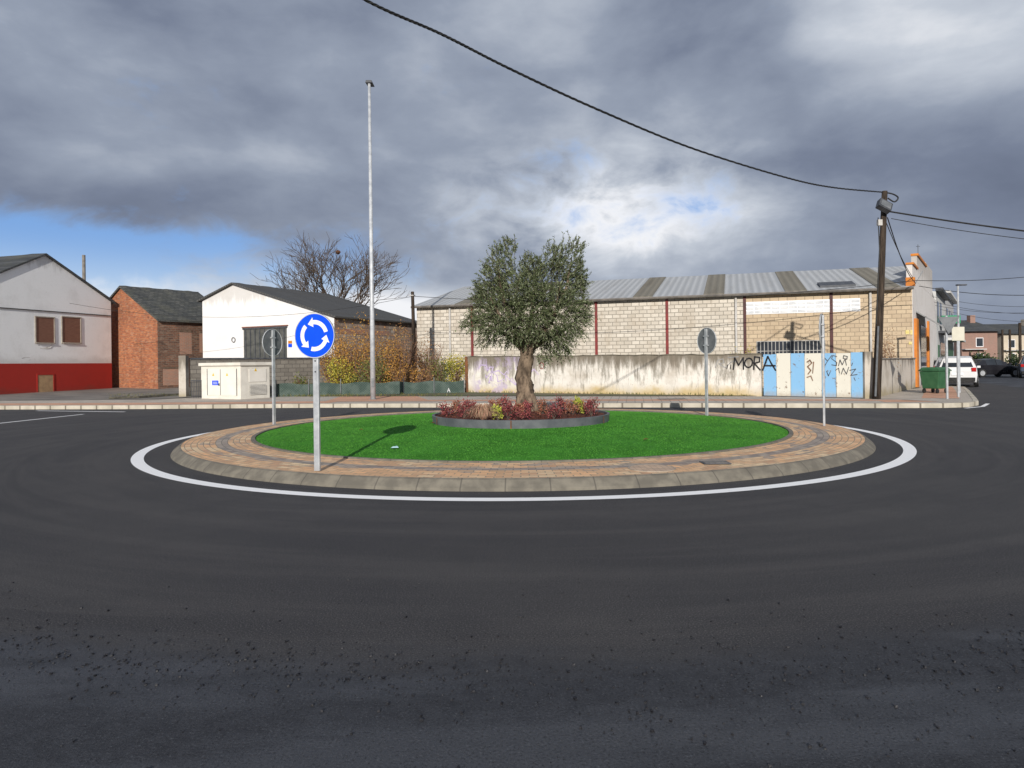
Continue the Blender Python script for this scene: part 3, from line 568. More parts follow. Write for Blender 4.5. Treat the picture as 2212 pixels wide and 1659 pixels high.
a_,b2,c_,d_=Vector((*el_,zE)),Vector((*er_,zE)),Vector((*rr2,RZ)),Vector((*(rl-wd*.2),RZ)); mb.hexa([a_,b2,c_,d_],[a_+lift,b2+lift,c_+lift,d_+lift])
mb.build('roof',WRF,e); MB().hexa([Vector((*bl_,EZ)),d_,c_,Vector((*br_,EZ))],[Vector((*bl_,EZ))+lift,d_+lift,c_+lift,Vector((*br_,EZ))+lift]).build('roof',WRF,e)
def rp(a,f): 
    p=fl+wd*a-wn*.25; q=fl+wd*a+wn*8; r_=p.lerp(q,f); return Vector((r_.x,r_.y,zE+(RZ-zE)*f+.074))
for px in (985,1110,1368,1520,1695,1893):
    a=(V2(hit(px,640,fl,wd))-fl).length; MB().hexa([rp(a,.0),rp(a+1.0,.0),rp(a+1.0,.995),rp(a,.995)],[p_+Vector((0,0,.025)) for p_ in (rp(a,.0),rp(a+1.0,.0),rp(a+1.0,.995),rp(a,.995))]).build('skylight_strip',SKY,e)
a=(V2(hit(1775,640,fl,wd))-fl).length; MB().hexa([rp(a,.1),rp(a+1.6,.1),rp(a+1.6,.25),rp(a,.25)],[p_+Vector((0,0,.1)) for p_ in (rp(a,.1),rp(a+1.6,.1),rp(a+1.6,.25),rp(a,.25))]).build('roof_panel',DARKM,e)
PR=mot('red_steel',(.22,.03,.028),(.15,.03,.03),3,.6); PW=mot('white_pipe',(.55,.54,.52),(.45,.43,.4),3,.6); PB=mot('dark_red_steel',(.09,.03,.028),(.06,.025,.025),3,.6)
for px,m_ in ((1020,PR),(1288,PR),(1441,PR),(1609,PB),(1796,PB)):
    q=V2(hit(px,700,fl,wd)); MB().slab(q-wd*.07,q+wd*.07,.1,EZ-.02,.05).build('steel_column',m_,e)
for px in (973,1590,1880):
    q=V2(hit(px,700,fl,wd))-wn*.09; MB().tube([(*q,.1),(*q,EZ-.1)],.06,8).build('downpipe',PW,e,smooth=True)
MB().tube([Vector((*(el_-wn*.06),zE)),Vector((*(er_-wn*.06),zE))],.07,6).build('gutter',mot('dull_gutter',(.12,.11,.10),(.2,.18,.16),3),e)
pa,pb,z0,z1=wrect(fl,wd,1611,648,1858,674); z1=hit(1858,644,fl,wd).z; z0=z1-.62
MB().slab(pa,pb,z0,z1,.03).build('strip_window',WHITE,e); f=MB()
for k in range(13):
    u0=V2(pa).lerp(V2(pb),k/13+.004);u1=V2(pa).lerp(V2(pb),(k+1)/13-.004)
    for j in range(3): f.slab(u0,u1,z0+.05+j*.19,z0+.17+j*.19,.05,-.02)
f.build('louvre',mot('pale_glass_louvre',(.50,.52,.54),(.68,.69,.70),2,.4,bs=0),e)
pa,pb,z0,z1=wrect(fl,wd,1635,736,1782,757); MB().slab(pa,pb,z0-.3,z1,.01).build('window',GLASS,e); f=MB()
for k in range(19):
    q=V2(pa).lerp(V2(pb),k/18); f.slab(q-wd*.016,q+wd*.016,z0-.3,z1,.05,-.01)
f.slab(pa,pb,z0-.03,z0,.055,-.01); f.slab(pa,pb,z1-.03,z1+.01,.055,-.01); f.build('window_grille',mot('grille_grey',(.35,.34,.32),(.45,.44,.42),3),e)
for a in ((1956,713,1964,722),(1966,713,1971,723),(1963,738,1970,744)):
    pa,pb,z0,z1=wrect(fl,wd,*a); MB().slab(pa,pb,z0,z1,.02).build('notice',mot('faded_notice',(.6,.5,.15),(.7,.6,.3),5),e)
# street front of the warehouse
WF,t,b,c=plaster('white_shop_render',(.66,.63,.60),(.42,.36,.30),(.3,.27,.25),6.2,.2,.4,SD)
s0=frr+wd*.02
def SP(t_): return s0+SD*t_
def fsl(mb,t0,t1,z0,z1,out,back=.02):
    a=SP(t0);b_=SP(t1); n_=Vector((SD.y,-SD.x)); p=[a-n_*back,b_-n_*back,b_+n_*out,a+n_*out]; return mb.hexa([(*q,z0) for q in p],[(*q,z1) for q in p])
fsl(MB(),0,16,.1,5.3,.0,.25).build('front_wall',WF,e)
fsl(MB(),0.02,2.5,5.31,5.9,.0,.25).build('parapet',WF,e); fsl(MB(),2.52,8,5.31,6.6,.0,.25).build('parapet',WF,e); fsl(MB(),8.02,13,5.31,6.9,.0,.25).build('parapet',WF,e)
fsl(MB(),-.03,2.5,5.91,6.0,.07,.27).build('parapet_trim',ORANGE,e); fsl(MB(),2.48,8.02,6.61,6.72,.07,.27).build('parapet_trim',ORANGE,e); fsl(MB(),-.05,.25,4.9,5.3,.1,.27).build('parapet_trim',ORANGE,e)
fsl(MB(),.5,1.5,.13,3.4,.12).build('door',ORANGE,e); fsl(MB(),4,8,.13,3.2,.03).build('shop_window',GLASS,e); fsl(MB(),8.3,8.8,.13,3.6,.1).build('pillar',ORANGE,e)
AW=mot('grey_awning',(.22,.23,.24),(.3,.31,.32),2,.7); a=MB(); n_=Vector((SD.y,-SD.x)); q0=SP(1.6);q1=SP(7)
a.hexa([(*q0,3.75),(*q1,3.75),(*(q1+n_*1.3),2.85),(*(q0+n_*1.3),2.85)],[(*q0,3.82),(*q1,3.82),(*(q1+n_*1.3),2.92),(*(q0+n_*1.3),2.92)]).build('awning',AW,e)
a=SP(3.2); MB().tube([(*a,6.6),(*a,7.25)],.015,5).build('antenna_mast',DARKM,e)
f=MB(); q=Vector((*a,7.15)); f.tube([q-Vector((.1,0,0)),q+Vector((.1,0,0))],.01,4); f.build('antenna',DARKM,e)
def shop(t0,t1,h,mat,label,extra):
    e=empty('shop_building',(*SP(t0),.1),label,'building'); fsl(MB(),t0,t1,.1,h,0,7).build('wall',mat,e)
    for nm,a0,a1,z0,z1,out,m_ in extra: fsl(MB(),a0,a1,z0,z1,out).build(nm,m_,e)
    return e
WH2=mot('off_white_wall',(.62,.62,.6),(.5,.5,.48),2,world=True)
shop(16.1,26,5.9,WH2,'white two storey shop building past the warehouse front',[('cornice',16,26.1,5.92,6.1,.4,DARKM),('balcony',18,24,3.2,3.35,.9,DARKM),('window',17,18.6,3.9,5.3,.03,GLASS),('window',20,21.6,3.5,5.4,.03,GLASS),('door',17.5,19,.13,2.4,.03,GREENP),('shop_window',20,25,.5,2.6,.03,GLASS)])
shop(26.1,40,6.5,mot('pale_grey_wall',(.5,.5,.5),(.42,.42,.42),2,world=True),'pale grey shop building with green projecting sign',[('cornice',26,40.1,6.52,6.7,.4,WH2),('window',28,30,4,5.5,.03,GLASS),('window',32,34,4,5.5,.03,GLASS),('window',36,38,4,5.5,.03,GLASS),('shop_front',27,38,.2,2.8,.04,GREENP),('awning',27,38,2.9,3.1,1.0,WH2)])
LET={'M':[[(0,0),(.08,1),(.5,.35),(.92,1),(1,0)]],'O':[[(.5+.5*math.cos(k*.5236),.5+.5*math.sin(k*.5236)) for k in range(13)]],'R':[[(0,0),(.05,1),(.75,.95),(.8,.6),(.05,.48),(.95,-.05)]],'A':[[(0,0),(.5,1.05),(1,-.05)],[(.15,.35),(.95,.4)]],'V':[[(0,1),(.5,0),(1,1)]],'I':[[(.5,0),(.5,1)]],'C':[[(1,.85),(.5,1),(.05,.6),(.1,.2),(.5,0),(1,.15)]]}
def strokes(mb,sts,P0,d,z,off,th,wob=0):
    """spray or paint strokes, coordinates in metres on a wall starting at P0 along d"""
    d=Vector(d); n_=Vector((d.y,-d.x)); n_=-n_ if n_.dot(-V2(P0))<0 else n_
    for st in sts:
        for a,b_ in zip(st,st[1:]):
            A_=Vector(a);B_=Vector(b_); t_=B_-A_
            if t_.length<1e-5: continue
            t_=t_.normalized(); p_=Vector((-t_.y,t_.x))*th/2; A_-=t_*th*.3;B_+=t_*th*.3; w2=1+random.uniform(-wob,wob)
            mb.poly([(P0[0]+d.x*c.x+n_.x*off,P0[1]+d.y*c.x+n_.y*off,z+c.y) for c in (A_-p_,B_-p_*w2,B_+p_*w2,A_+p_)])
def write(mb,txt,P0,d,z,w,h,th,off,slant=0,up=0,gap=.25,jit=0):
    x0=0
    for ch in txt:
        k1=random.uniform(-jit,jit)
        strokes(mb,[[(x0+x*w+slant*y+random.uniform(-jit,jit)*.4,y*h*(1+k1)+up*(x0+x*w)+k1*.5) for x,y in st] for st in LET.get(ch,[])],P0,d,z,off,th,.3 if jit else 0)
        x0+=w*(1+gap) if ch!=' ' else w*.6
n_=Vector((SD.y,-SD.x)); sb=SP(19)+n_*.15; e=empty('shop_sign',(*sb,0),'green projecting shop sign with white letters over the pavement','sign')
sgd=Vector((1,0)); MB().slab(sb,sb+sgd*1.25,A(2027,699,sb.y).z,A(2027,682,sb.y).z,.08,.08).build('sign_board',mot('sign_green',(.02,.28,.12),(.03,.33,.15),3,.5,bs=0),e)
f=MB(); write(f,'VICIO',sb+sgd*.06,sgd,A(2027,695,sb.y).z,.17,.26,.045,.084); f.build('lettering',WHITE,e)
# ---------------------------------------------------------------- boundary wall
w0=V2(G(1012,848,.13)); w1=V2(G(1645,856,.13)); bw=(w1-w0).normalized()
M,t,b,c=plaster('stained_white_wall',(.74,.71,.65),(.38,.32,.25),(.52,.40,.20),1.72,.1,.95,bw,.7)
v=t.pos(); u=t.dot(v,(bw.x,bw.y,0)); u0=w0.dot(bw); x,y,z=t.sep(v)
pm=t.mul(t.sm(t.noise(v,1.7,4,.6),.47,.56),t.mul(t.sm(u,u0+4.2,u0+2.6),t.mul(t.sm(u,u0+.1,u0+.6),.6)))
st=t.noise(t.comb(t.mul(u,5),t.mul(z,.7)),1.0,6,.75); dk=t.mul(t.sm(t.add(st,t.mul(z,.12)),.58,.74),.75)
bl2=t.mul(t.sm(t.noise(v,2.6,6,.7),.55,.68),.4)
c=t.mix(bl2,c,(.42,.37,.29)); c=t.mix(pm,c,(.44,.36,.55)); c=t.mix(dk,c,(.17,.15,.115)); t.set(b.inputs['Base Color'],c); WALLM=M
zl=hit(1012,771,w0,bw).z; zr=hit(1645,766,w0,bw).z
e=empty('boundary_wall',(*w0,.13),'long stained white rendered wall with graffiti behind the olive tree','wall')
n_=Vector((bw.y,-bw.x)); n_=-n_ if n_.dot(-w0)<0 else n_
mb=MB(); NS=40; tops=[zl+(zr-zl)*k/NS+random.uniform(-.02,.02) for k in range(NS+1)]
for k in range(NS):
    a=w0.lerp(w1,k/NS);b_=w0.lerp(w1,(k+1)/NS); q=[a-n_*.2,b_-n_*.2,b_,a]; mb.hexa([(*p_,.1) for p_ in q],[(*q[0],tops[k]),(*q[1],tops[k+1]),(*q[2],tops[k+1]),(*q[3],tops[k])])
mb.build('wall_body',WALLM,e)
mb=MB()
for k in range(NS):
    a=w0.lerp(w1,k/NS);b_=w0.lerp(w1,(k+1)/NS); q=[a-n_*.24,b_-n_*.24,b_+n_*.03,a+n_*.03]; mb.hexa([(*q[0],tops[k]+.003),(*q[1],tops[k+1]+.003),(*q[2],tops[k+1]+.003),(*q[3],tops[k]+.003)],[(*q[0],tops[k]+.04),(*q[1],tops[k+1]+.04),(*q[2],tops[k+1]+.04),(*q[3],tops[k]+.04)])
mb.build('coping',mot('mossy_coping',(.09,.08,.06),(.2,.18,.14),4,world=True),e)
SPR=mot('black_spray_paint',(.012,.012,.014),(.03,.03,.032),5,.6,bs=0)
def at(px,py): g_=hit(px,py,w0,bw); return V2(g_),g_.z
f=MB()
for ch,x0,x1,y0,y1 in (('M',1584,1606,798,773),('O',1608,1625,794,774),('R',1628,1643,798,771)):
    pa_,za=at(x0,y0); pb2,_=at(x1,y0); zb=at(x0,y1)[1]; write(f,ch,pa_,bw,za,(pb2-pa_).length,zb-za,.06,.006,.03)
for px in (1569,1576): q,zq=at(px,797); write(f,'I',q,bw,zq,.05,.16,.035,.006,.03)
f.build('graffiti',SPR,e)
f=MB(); q,zq=at(1545,800); strokes(f,[[(0,.1),(.1,.4),(.3,.45),(.35,.3),(.15,.25),(.4,.1),(.6,.3),(.8,.4),(.7,.15)],[(.5,.5),(.9,.52)]],q,bw,zq,.006,.03,.3); f.build('graffiti',mot('grey_spray',(.22,.22,.22),(.32,.32,.32),4,bs=0),e)
f=MB(); q,zq=at(1024,822)
for k in range(7):
    a0=[(random.uniform(0,2.6),random.uniform(-.2,.8))]
    for j in range(5): a0.append((a0[-1][0]+random.uniform(-.1,.35),min(.95,max(-.3,a0[-1][1]+random.uniform(-.35,.35)))))
    strokes(f,[a0],q,bw,zq,.006,.045,.4)
f.build('graffiti',mot('faded_violet_spray',(.48,.38,.62),(.58,.50,.66),3,bs=0),e)
f=MB(); q,zq=at(1166,797); write(f,'O',q,bw,zq,.2,.28,.04,.006); f.build('graffiti',mot('red_spray',(.35,.12,.12),(.4,.2,.2),3,bs=0),e)
q=w0-bw*.1; tag(MB().box(q.x-.07,q.x+.07,q.y-.07,q.y+.07,.1,zl+.02).build('rusty_post',RUST),'rusty brown steel post at left end of the white wall','post')
# gate
g1=V2(G(1865,861,.13)); gd=(g1-w1).normalized(); e=empty('striped_gate',(*w1,.13),'sheet metal gate in blue and white vertical stripes','gate')
def gatemat(nm,c0):
    M,t,b=newmat(nm,.6); v=t.pos(); x,y,z=t.sep(v); n=t.noise(v,5,6,.7); n2=t.noise(v,1.3,4); st=t.noise(t.comb(t.mul(x,7),t.mul(z,.6)),1.2,5,.7)
    c=t.mix(t.mul(t.sm(n,.60,.66),.85),c0,(.18,.10,.055)); c=t.mix(t.mul(t.sm(n2,.5,.75),.25),c,(.5,.47,.4)); c=t.mix(t.mul(t.sm(st,.6,.8),.4),c,(.35,.26,.18)); c=t.mix(t.mul(t.sm(t.add(z,t.mul(n,.5)),.65,.35),.6),c,(.35,.28,.2)); t.set(b.inputs['Base Color'],c); bump(t,b,n,.2); return M
GB=gatemat('worn_blue_paint',(.24,.48,.74)); GW=gatemat('worn_white_paint',(.72,.70,.61))
cuts=[1649,1677,1708,1738,1775,1806,1838,1864]; gz=hit(1750,763,w1,gd).z
for k in range(7):
    a=V2(hit(cuts[k],800,w1,gd));b_=V2(hit(cuts[k+1],800,w1,gd)); MB().slab(a+gd*.01,b_-gd*.01,.16,gz+random.uniform(-.02,.02),.0 if k%2 else .012,.03).build('gate_panel',GB if k%2==0 else GW,e)
GO=.02
def ag(px,py): g_=hit(px,py,w1,gd); return V2(g_),g_.z
def gs(pts): # strokes read off the gate in the photo, converted to metres on the gate
    q0,z0=ag(1649,860); return [[((ag(x,y)[0]-q0).dot(gd),ag(x,y)[1]-z0) for x,y in st] for st in pts],q0,z0
f=MB(); s_,q0,z0=gs([[(1648,800),(1659,770),(1666,784),(1676,800)],[(1651,790),(1675,790)]]); strokes(f,s_,q0,gd,z0,GO,.06,.2); f.build('graffiti',SPR,e)
f=MB(); s_,q0,z0=gs([[(1780,771),(1788,780),(1797,768)],[(1788,780),(1779,795)],[(1808,770),(1799,768),(1797,775),(1808,783),(1807,790),(1797,788)],[(1812,790),(1815,777),(1820,788),(1826,775),(1829,789)],[(1823,768),(1831,770),(1830,776),(1822,774),(1823,768)],[(1805,800),(1812,795),(1814,806)],[(1818,808),(1822,795),(1829,808),(1834,793)],[(1836,800),(1849,797),(1838,811),(1852,809)],[(1840,790),(1842,784)],[(1845,816),(1848,822)],[(1786,802),(1790,812),(1794,803)]]); strokes(f,s_,q0,gd,z0,GO,.024,.3)
f.build('graffiti',mot('dark_scribble_spray',(.05,.05,.055),(.10,.10,.11),5,.6,bs=0),e)
f=MB(); s_,q0,z0=gs([[(1744,782),(1750,778),(1754,784),(1745,792),(1752,800),(1746,808)],[(1758,782),(1756,806)],[(1744,815),(1752,812),(1756,822)]]); strokes(f,s_,q0,gd,z0,GO,.04,.4)
f.build('graffiti',mot('brown_spray',(.18,.11,.07),(.30,.18,.12),4,bs=0),e)
PIL,t,b,c=plaster('dirty_pillar',(.55,.51,.45),(.28,.24,.19),(.3,.25,.15),1.7,.1,.8)
tag(MB().box(g1.x+.0,g1.x+.28,g1.y-.12,g1.y+.2,.1,gz+.02).build('gate_pillar',PIL),'dirty white masonry pillar right of the striped gate','pillar')
r0=g1+Vector((.5,.2)); r1=frr+Vector((.05,-.1)); e=empty('side_wall',(*r0,.13),'short dirty white wall receding beside the wooden pole','wall')
zz_=hit(1940,776,r0,(r1-r0).normalized()).z
MB().slab(r0,r1,.1,zz_,.0,.2).build('wall_body',PIL,e)
MB().slab(r0,r1,zz_+.003,zz_+.06,.04,.24).build('coping',BARW,e)
# left concrete wall, fence, kiosk
l0=V2(A(412,800,32.6)); l1=V2(A(720,800,37.2)); lw=(l1-l0).normalized()
GRB=blockmat('grey_blocks',lw,.4,.2,(.24,.22,.19),(.17,.155,.135),(.11,.10,.09),.015,(.08,.07,.06),.6)
e=empty('block_wall',(*l0,.13),'weathered grey concrete block wall behind the electrical kiosk','wall'); zt=hit(500,776,l0,lw).z
MB().slab(l0,l1,.1,zt,.0,.2).build('wall_body',GRB,e); MB().slab(l0,l1,zt+.003,zt+.07,.05,.25).build('coping',DARKM,e)
q=l0-lw*.3; tag(MB().box(q.x-.16,q.x+.16,q.y-.16,q.y+.16,.1,A(405,768,q.y).z).build('gate_pillar',PIL),'pale gate pillar beside the yard entrance left of kiosk','pillar')
ga=V2(G(414,860,.13)); gb=V2(G(436,861,.13)); e=empty('iron_gate',(*ga,.13),'dark iron bar gate between pillar and electrical kiosk','gate'); f=MB(); gu=(gb-ga)
for k in range(7):
    q=ga+gu*k/6; f.tube([(*q,.15),(*q,.95)],.014,5)
f.build('bars',DARKM,e); MB().tube([(*ga,.9),(*gb,.9)],.02,5).build('rail',DARKM,e)
k0=V2(G(435,861,.13)); k1=V2(G(520,863,.13)); kd=(k1-k0).normalized(); kn=Vector((-kd.y,kd.x)); k2=isec(k1,kn,Vector((0,0)),Vector((ray(583,850)[0],1))); kl=(k2-k1).length
kz=A(520,790,k1.y).z; KM=mot('cream_kiosk_concrete',(.76,.73,.65),(.66,.63,.56),2.2,.85,world=True); KD=mot('cream_metal_door',(.80,.77,.70),(.74,.71,.64),2,.55,bs=0)
e=empty('electrical_kiosk',(*k0,.13),'cream prefabricated electrical kiosk with two doors and a vent','electrical cabinet')
k3=k0+kn*kl
MB().hexa([(*q,.13) for q in (k0,k1,k2,k3)],[(*q,kz) for q in (k0,k1,k2,k3)]).build('body',KM,e,bevel=.01)
o_=.08; q=[k0-kd*o_-kn*o_,k1+kd*o_-kn*o_,k2+kd*o_+kn*o_,k3-kd*o_+kn*o_]; MB().hexa([(*p_,kz+.003) for p_ in q],[(*p_,kz+.14) for p_ in q]).build('roof_slab',KM,e,bevel=.02)
Lk=(k1-k0).length
def kb(a,b_,z0,z1,out,nm,m_,side=False):
    if side: return MB().slab(k1+kn*a,k1+kn*b_,z0,z1,out).build(nm,m_,e)
    return MB().slab(k0+kd*a,k0+kd*b_,z0,z1,out).build(nm,m_,e)
for a,b_ in ((.18*Lk,.5*Lk),(.515*Lk,.9*Lk)): kb(a,b_,.28,kz-.12,.02,'door',KD)
YL=mot('warning_yellow',(.75,.5,.02),(.7,.45,.02),3,bs=0)
for a in (.33,.68):
    q=k0+kd*Lk*a-kn*.024; z_=kz-.42; MB().poly([(*(q-kd*.07),z_),(*(q+kd*.07),z_),(*q,z_+.13)]).build('warning_triangle',YL,e)
kb(.3*Lk,.46*Lk,.72,.92,.026,'notice',BLUE); f=MB()
for j in range(2): f.slab(k0+kd*.325*Lk,k0+kd*.435*Lk,.77+j*.07,.79+j*.07,.029)
f.build('lettering',WHITE,e); kb(.505*Lk,.512*Lk,.3,kz-.14,.024,'door_gap',DARKM); kb(.47*Lk,.49*Lk,.7,.8,.05,'handle',DARKM); kb(.165*Lk,.172*Lk,.28,kz-.12,.022,'door_gap',DARKM); kb(.91*Lk,.917*Lk,.28,kz-.12,.022,'door_gap',DARKM)
def vent(a,b_,z0,z1,side):
    kb(a,b_,z0,z1,.015,'vent',DARKM,side); f=MB(); n=8
    for j in range(n):
        zz=z0+(z1-z0)*(j+.2)/n; base=(k1,kn) if side else (k0,kd); f.slab(base[0]+base[1]*a,base[0]+base[1]*b_,zz,zz+(z1-z0)/n*.55,.04,-.01)
    f.build('vent_slats',KD,e)
vent(.3*kl,.85*kl,.3,.72,True); kb(.28*kl,.87*kl,.85,kz-.15,.018,'side_panel',KD,True)
q=k1+kn*.5*kl+kd*.022; MB().poly([(*(q-kn*.07),1.3),(*(q+kn*.07),1.3),(*q,1.43)]).build('warning_triangle',YL,e)
# green mesh fence
f0=V2(G(597,857,.13)); f1=V2(G(1003,849,.13)); fd=(f1-f0).normalized(); e=empty('mesh_fence',(*f0,.13),'low dark green mesh fence before the autumn bushes','fence')
M,t,b=newmat('green_mesh_fabric',.85); v=t.pos(); u=t.dot(v,(fd.x,fd.y,0)); x,y,z=t.sep(v); n=t.noise(v,2.5,5); g=t.m('MAXIMUM',t.sm(t.m('ABSOLUTE',t.sub(t.m('FRACT',t.mul(t.add(u,z),9)),.5)),.36,.46),t.sm(t.m('ABSOLUTE',t.sub(t.m('FRACT',t.mul(t.sub(u,z),9)),.5)),.36,.46))
c=t.mix(t.sm(n,.4,.65),(.035,.06,.05),(.075,.105,.09)); c=t.mix(t.mul(g,.35),c,(.18,.22,.2)); t.set(b.inputs['Base Color'],c); bump(t,b,n,.6,.1); MESH=M
mb=MB(); NS=36; 
for k in range(NS):
    a=f0.lerp(f1,k/NS);b_=f0.lerp(f1,(k+1)/NS); o1=Vector((0,math.sin(k*1.3)*.03));o2=Vector((0,math.sin((k+1)*1.3)*.03)); h1=.70+.04*math.sin(k*.9);h2=.70+.04*math.sin((k+1)*.9)
    mb.poly([(*(a+o1),.12),(*(b_+o2),.12),(*b_,h2),(*a,h1)])
mb.build('mesh_panel',MESH,e,smooth=True)
for k in range(7): q=f0.lerp(f1,k/6); MB().tube([(q.x,q.y-.03,.1),(q.x,q.y-.03,.9)],.022,6).build('fence_post',GALVD,e)
gq=hit(966,847,f0,fd); f=MB(); write(f,'A',V2(gq),fd,gq.z,.13,.17,.02,.05); f.build('graffiti',WHITE,e)
# ---------------------------------------------------------------- poles and cables
pb_=G(1893,862,.13); Yp=pb_.y; pt=A(1911,413,Yp)
e=empty('utility_pole',pb_,'dark wooden utility pole with floodlight at the right','utility pole')
MB().tube([pb_,pb_.lerp(pt,.5),pt],[.14,.115,.09],12).build('pole',WOOD,e,smooth=True)
fq=A(1910,445,Yp-.25); R_=Matrix.Rotation(math.radians(28),3,'Y')@Matrix.Rotation(math.radians(-25),3,'X')
def rb(c,hx,hy,hz): return MB().hexa([c+R_@Vector((sx*hx,sy*hy,-hz)) for sx,sy in ((-1,-1),(1,-1),(1,1),(-1,1))],[c+R_@Vector((sx*hx,sy*hy,hz)) for sx,sy in ((-1,-1),(1,-1),(1,1),(-1,1))])
rb(fq,.23,.1,.17).build('floodlight',DARKM,e); rb(fq+R_@Vector((0,-.108,0)),.18,.006,.12).build('lamp_glass',mot('lamp_glass',(.12,.13,.14),(.2,.21,.22),2,.2,bs=0),e)
cq=A(1900,481,Yp-.12); MB().box(cq.x-.07,cq.x+.07,cq.y-.06,cq.y+.06,cq.z-.1,cq.z+.1).build('junction_box',PW,e)
MB().tube([pb_+Vector((-.1,-.14,.1)),pb_.lerp(pt,.35)+Vector((-.1,-.13,0))],.035,7).build('cable_conduit',GALVD,e)
MB().tube([A(1897,470,Yp-.15),A(1900,540,Yp-.15),A(1893,700,Yp-.17)],.018,5).build('down_cable',BLACK,e)
def cable(name,label,pts,rad,n=40,group=None,sides=6,twist=False):
    P_=[Vector(p_) for p_ in pts]; out=[]
    for k in range(n+1):
        t_=k/n; 
        i=min(int(t_*(len(P_)-1)),len(P_)-2); f_=t_*(len(P_)-1)-i
        p0=P_[max(i-1,0)];p1=P_[i];p2=P_[i+1];p3=P_[min(i+2,len(P_)-1)]
        out.append(.5*((2*p1)+(p2-p0)*f_+(2*p0-5*p1+4*p2-p3)*f_*f_+(3*p1-p0-3*p2+p3)*f_**3))
    mb=MB()
    if twist:
        m=700; q=[]
        for k in range(m+1):
            t_=k/m*(n); i=min(int(t_),n-1); q.append(out[i].lerp(out[i+1],t_-i))
        for s_ in range(3):
            mb.tube([c+Vector((0,math.cos(k*.4+s_*2.09),math.sin(k*.4+s_*2.09)))*rad*.6 for k,c in enumerate(q)],rad*.66,5)
    else: mb.tube(out,rad,sides)
    return tag(mb.build(name,BLACK),label,'cable',group)
def sag(a,b_,s_,n=5): return [a.lerp(b_,k/(n-1))+Vector((0,0,-s_*4*(k/(n-1))*(1-k/(n-1)))) for k in range(n)]
def mainpt(px,py):
    d=Vector((pt.x+2.1,Yp-10)).normalized(); return hit(px,py,Vector((pt.x,Yp)),d)
pts=[mainpt(*q) for q in ((1906,415),(1800,405),(1700,384),(1500,322),(1290,236),(1100,148),(950,72),(785,-2))]
last=pts[-1]; dv=(pts[-1]-pts[-2]).normalized(); pts+= [last+dv*2+Vector((0,0,.25)),last+dv*5+Vector((0,0,1.0))]
cable('overhead_cable','thick twisted black cable sweeping across the sky to the pole',pts,.020,70,'overhead cables',twist=True)
cable('overhead_cable','black cable running right from just below the pole floodlight',sag(A(1922,457,Yp),A(2330,512,22),.05),.028,20,'overhead cables')
cable('overhead_cable','thinner cable just under the one right of the floodlight',sag(A(1925,472,Yp),A(2330,528,22),.08),.012,20,'overhead cables')
cable('overhead_cable','short cable loop at the very top of the utility pole',[A(1906,415,Yp),A(1928,419,Yp-.05),A(1940,427,Yp),A(1932,436,Yp),A(1918,428,Yp)],.025,24,'overhead cables')
cable('overhead_cable','cable dropping from pole to the warehouse front corner',sag(A(1917,470,Yp),A(1978,612,33),.35),.018,20,'overhead cables')
cable('overhead_cable','second cable dropping steeply from pole toward the warehouse',sag(A(1914,480,Yp),A(1972,600,33.2),.15),.014,20,'overhead cables')
cable('overhead_cable','thin cable along the top of the warehouse front eave',sag(A(892,640,36),A(1978,606,31),.55,9),.014,40,'overhead cables')
cable('overhead_cable','thin cable leaving the warehouse corner to the right sky',sag(A(1978,606,31),A(2330,585,30),.15),.014,20,'overhead cables')
cable('overhead_cable','thin cable at right just below the upper street cable',sag(A(1985,618,34),A(2330,632,30),.25),.016,20,'overhead cables')
for k,(a,b_,y1,y2) in enumerate(((2015,2330,652,672),(2020,2330,660,664),(2030,2330,668,690),(2010,2330,640,655))):
    cable('overhead_cable',OR[k]+' thin street cable low above the right hand street',sag(A(a,y1,45),A(b_,y2,42),.4),.012,16,'overhead cables')
cable('overhead_cable','thin cable from white house to small pole behind the bushes',sag(A(150,655,38),A(892,640,36),.9,9),.010,40,'overhead cables')
sp0=A(897,850,36); sp1=A(891,630,36); e=empty('utility_pole',(sp0.x,36,.15),'short thin wooden pole behind the orange bushes','utility pole'); MB().tube([(sp0.x,36,.15),sp1],[.11,.08],9).build('pole',WOOD,e); MB().tube([sp1+Vector((-.15,-.1,-.2)),sp1+Vector((.15,-.1,-.2))],.03,6).build('insulator_bar',PW,e)
# street lamp & sign right
p=G(2072,848,.13); e=empty('street_lamp',p,'slim street lamp with short arm beside the green container','street lamp'); tz=A(2072,617,p.y).z
MB().tube([p,(p.x,p.y,tz)],[.055,.035],10).build('pole',GALV,e); MB().box(p.x-.05,p.x+.32,p.y-.07,p.y+.07,tz,tz+.05).build('lamp_head',DARKM,e)
p=G(2047,862,.13); e=empty('road_sign',p,'grey backs of two road signs on a pole at the corner','road sign')
zt_=A(2047,682,p.y).z; MB().box(p.x-.03,p.x+.03,p.y,p.y+.05,p.z,zt_).build('pole',GALV,e)
z_=A(2070,684,p.y).z; MB().hexa([(p.x-.32,p.y-.02,z_),(p.x+.36,p.y-.12,z_),(p.x+.02,p.y-.06,z_-.58)],[(p.x-.32,p.y-.035,z_),(p.x+.36,p.y-.135,z_),(p.x+.02,p.y-.075,z_-.58)]).build('triangle_plate',GALVD,e)
p=G(2071,858,.13); e=empty('road_sign',p,'cream square sign panel on a post near the corner','road sign')
MB().box(p.x-.03,p.x+.03,p.y,p.y+.05,p.z,A(2071,706,p.y).z).build('pole',GALV,e); MB().box(p.x-.22,p.x+.22,p.y-.02,p.y-.005,A(2071,736,p.y).z,A(2071,706,p.y).z).build('panel',mot('cream_panel',(.62,.6,.5),(.56,.54,.45),3,bs=0),e,bevel=.01)
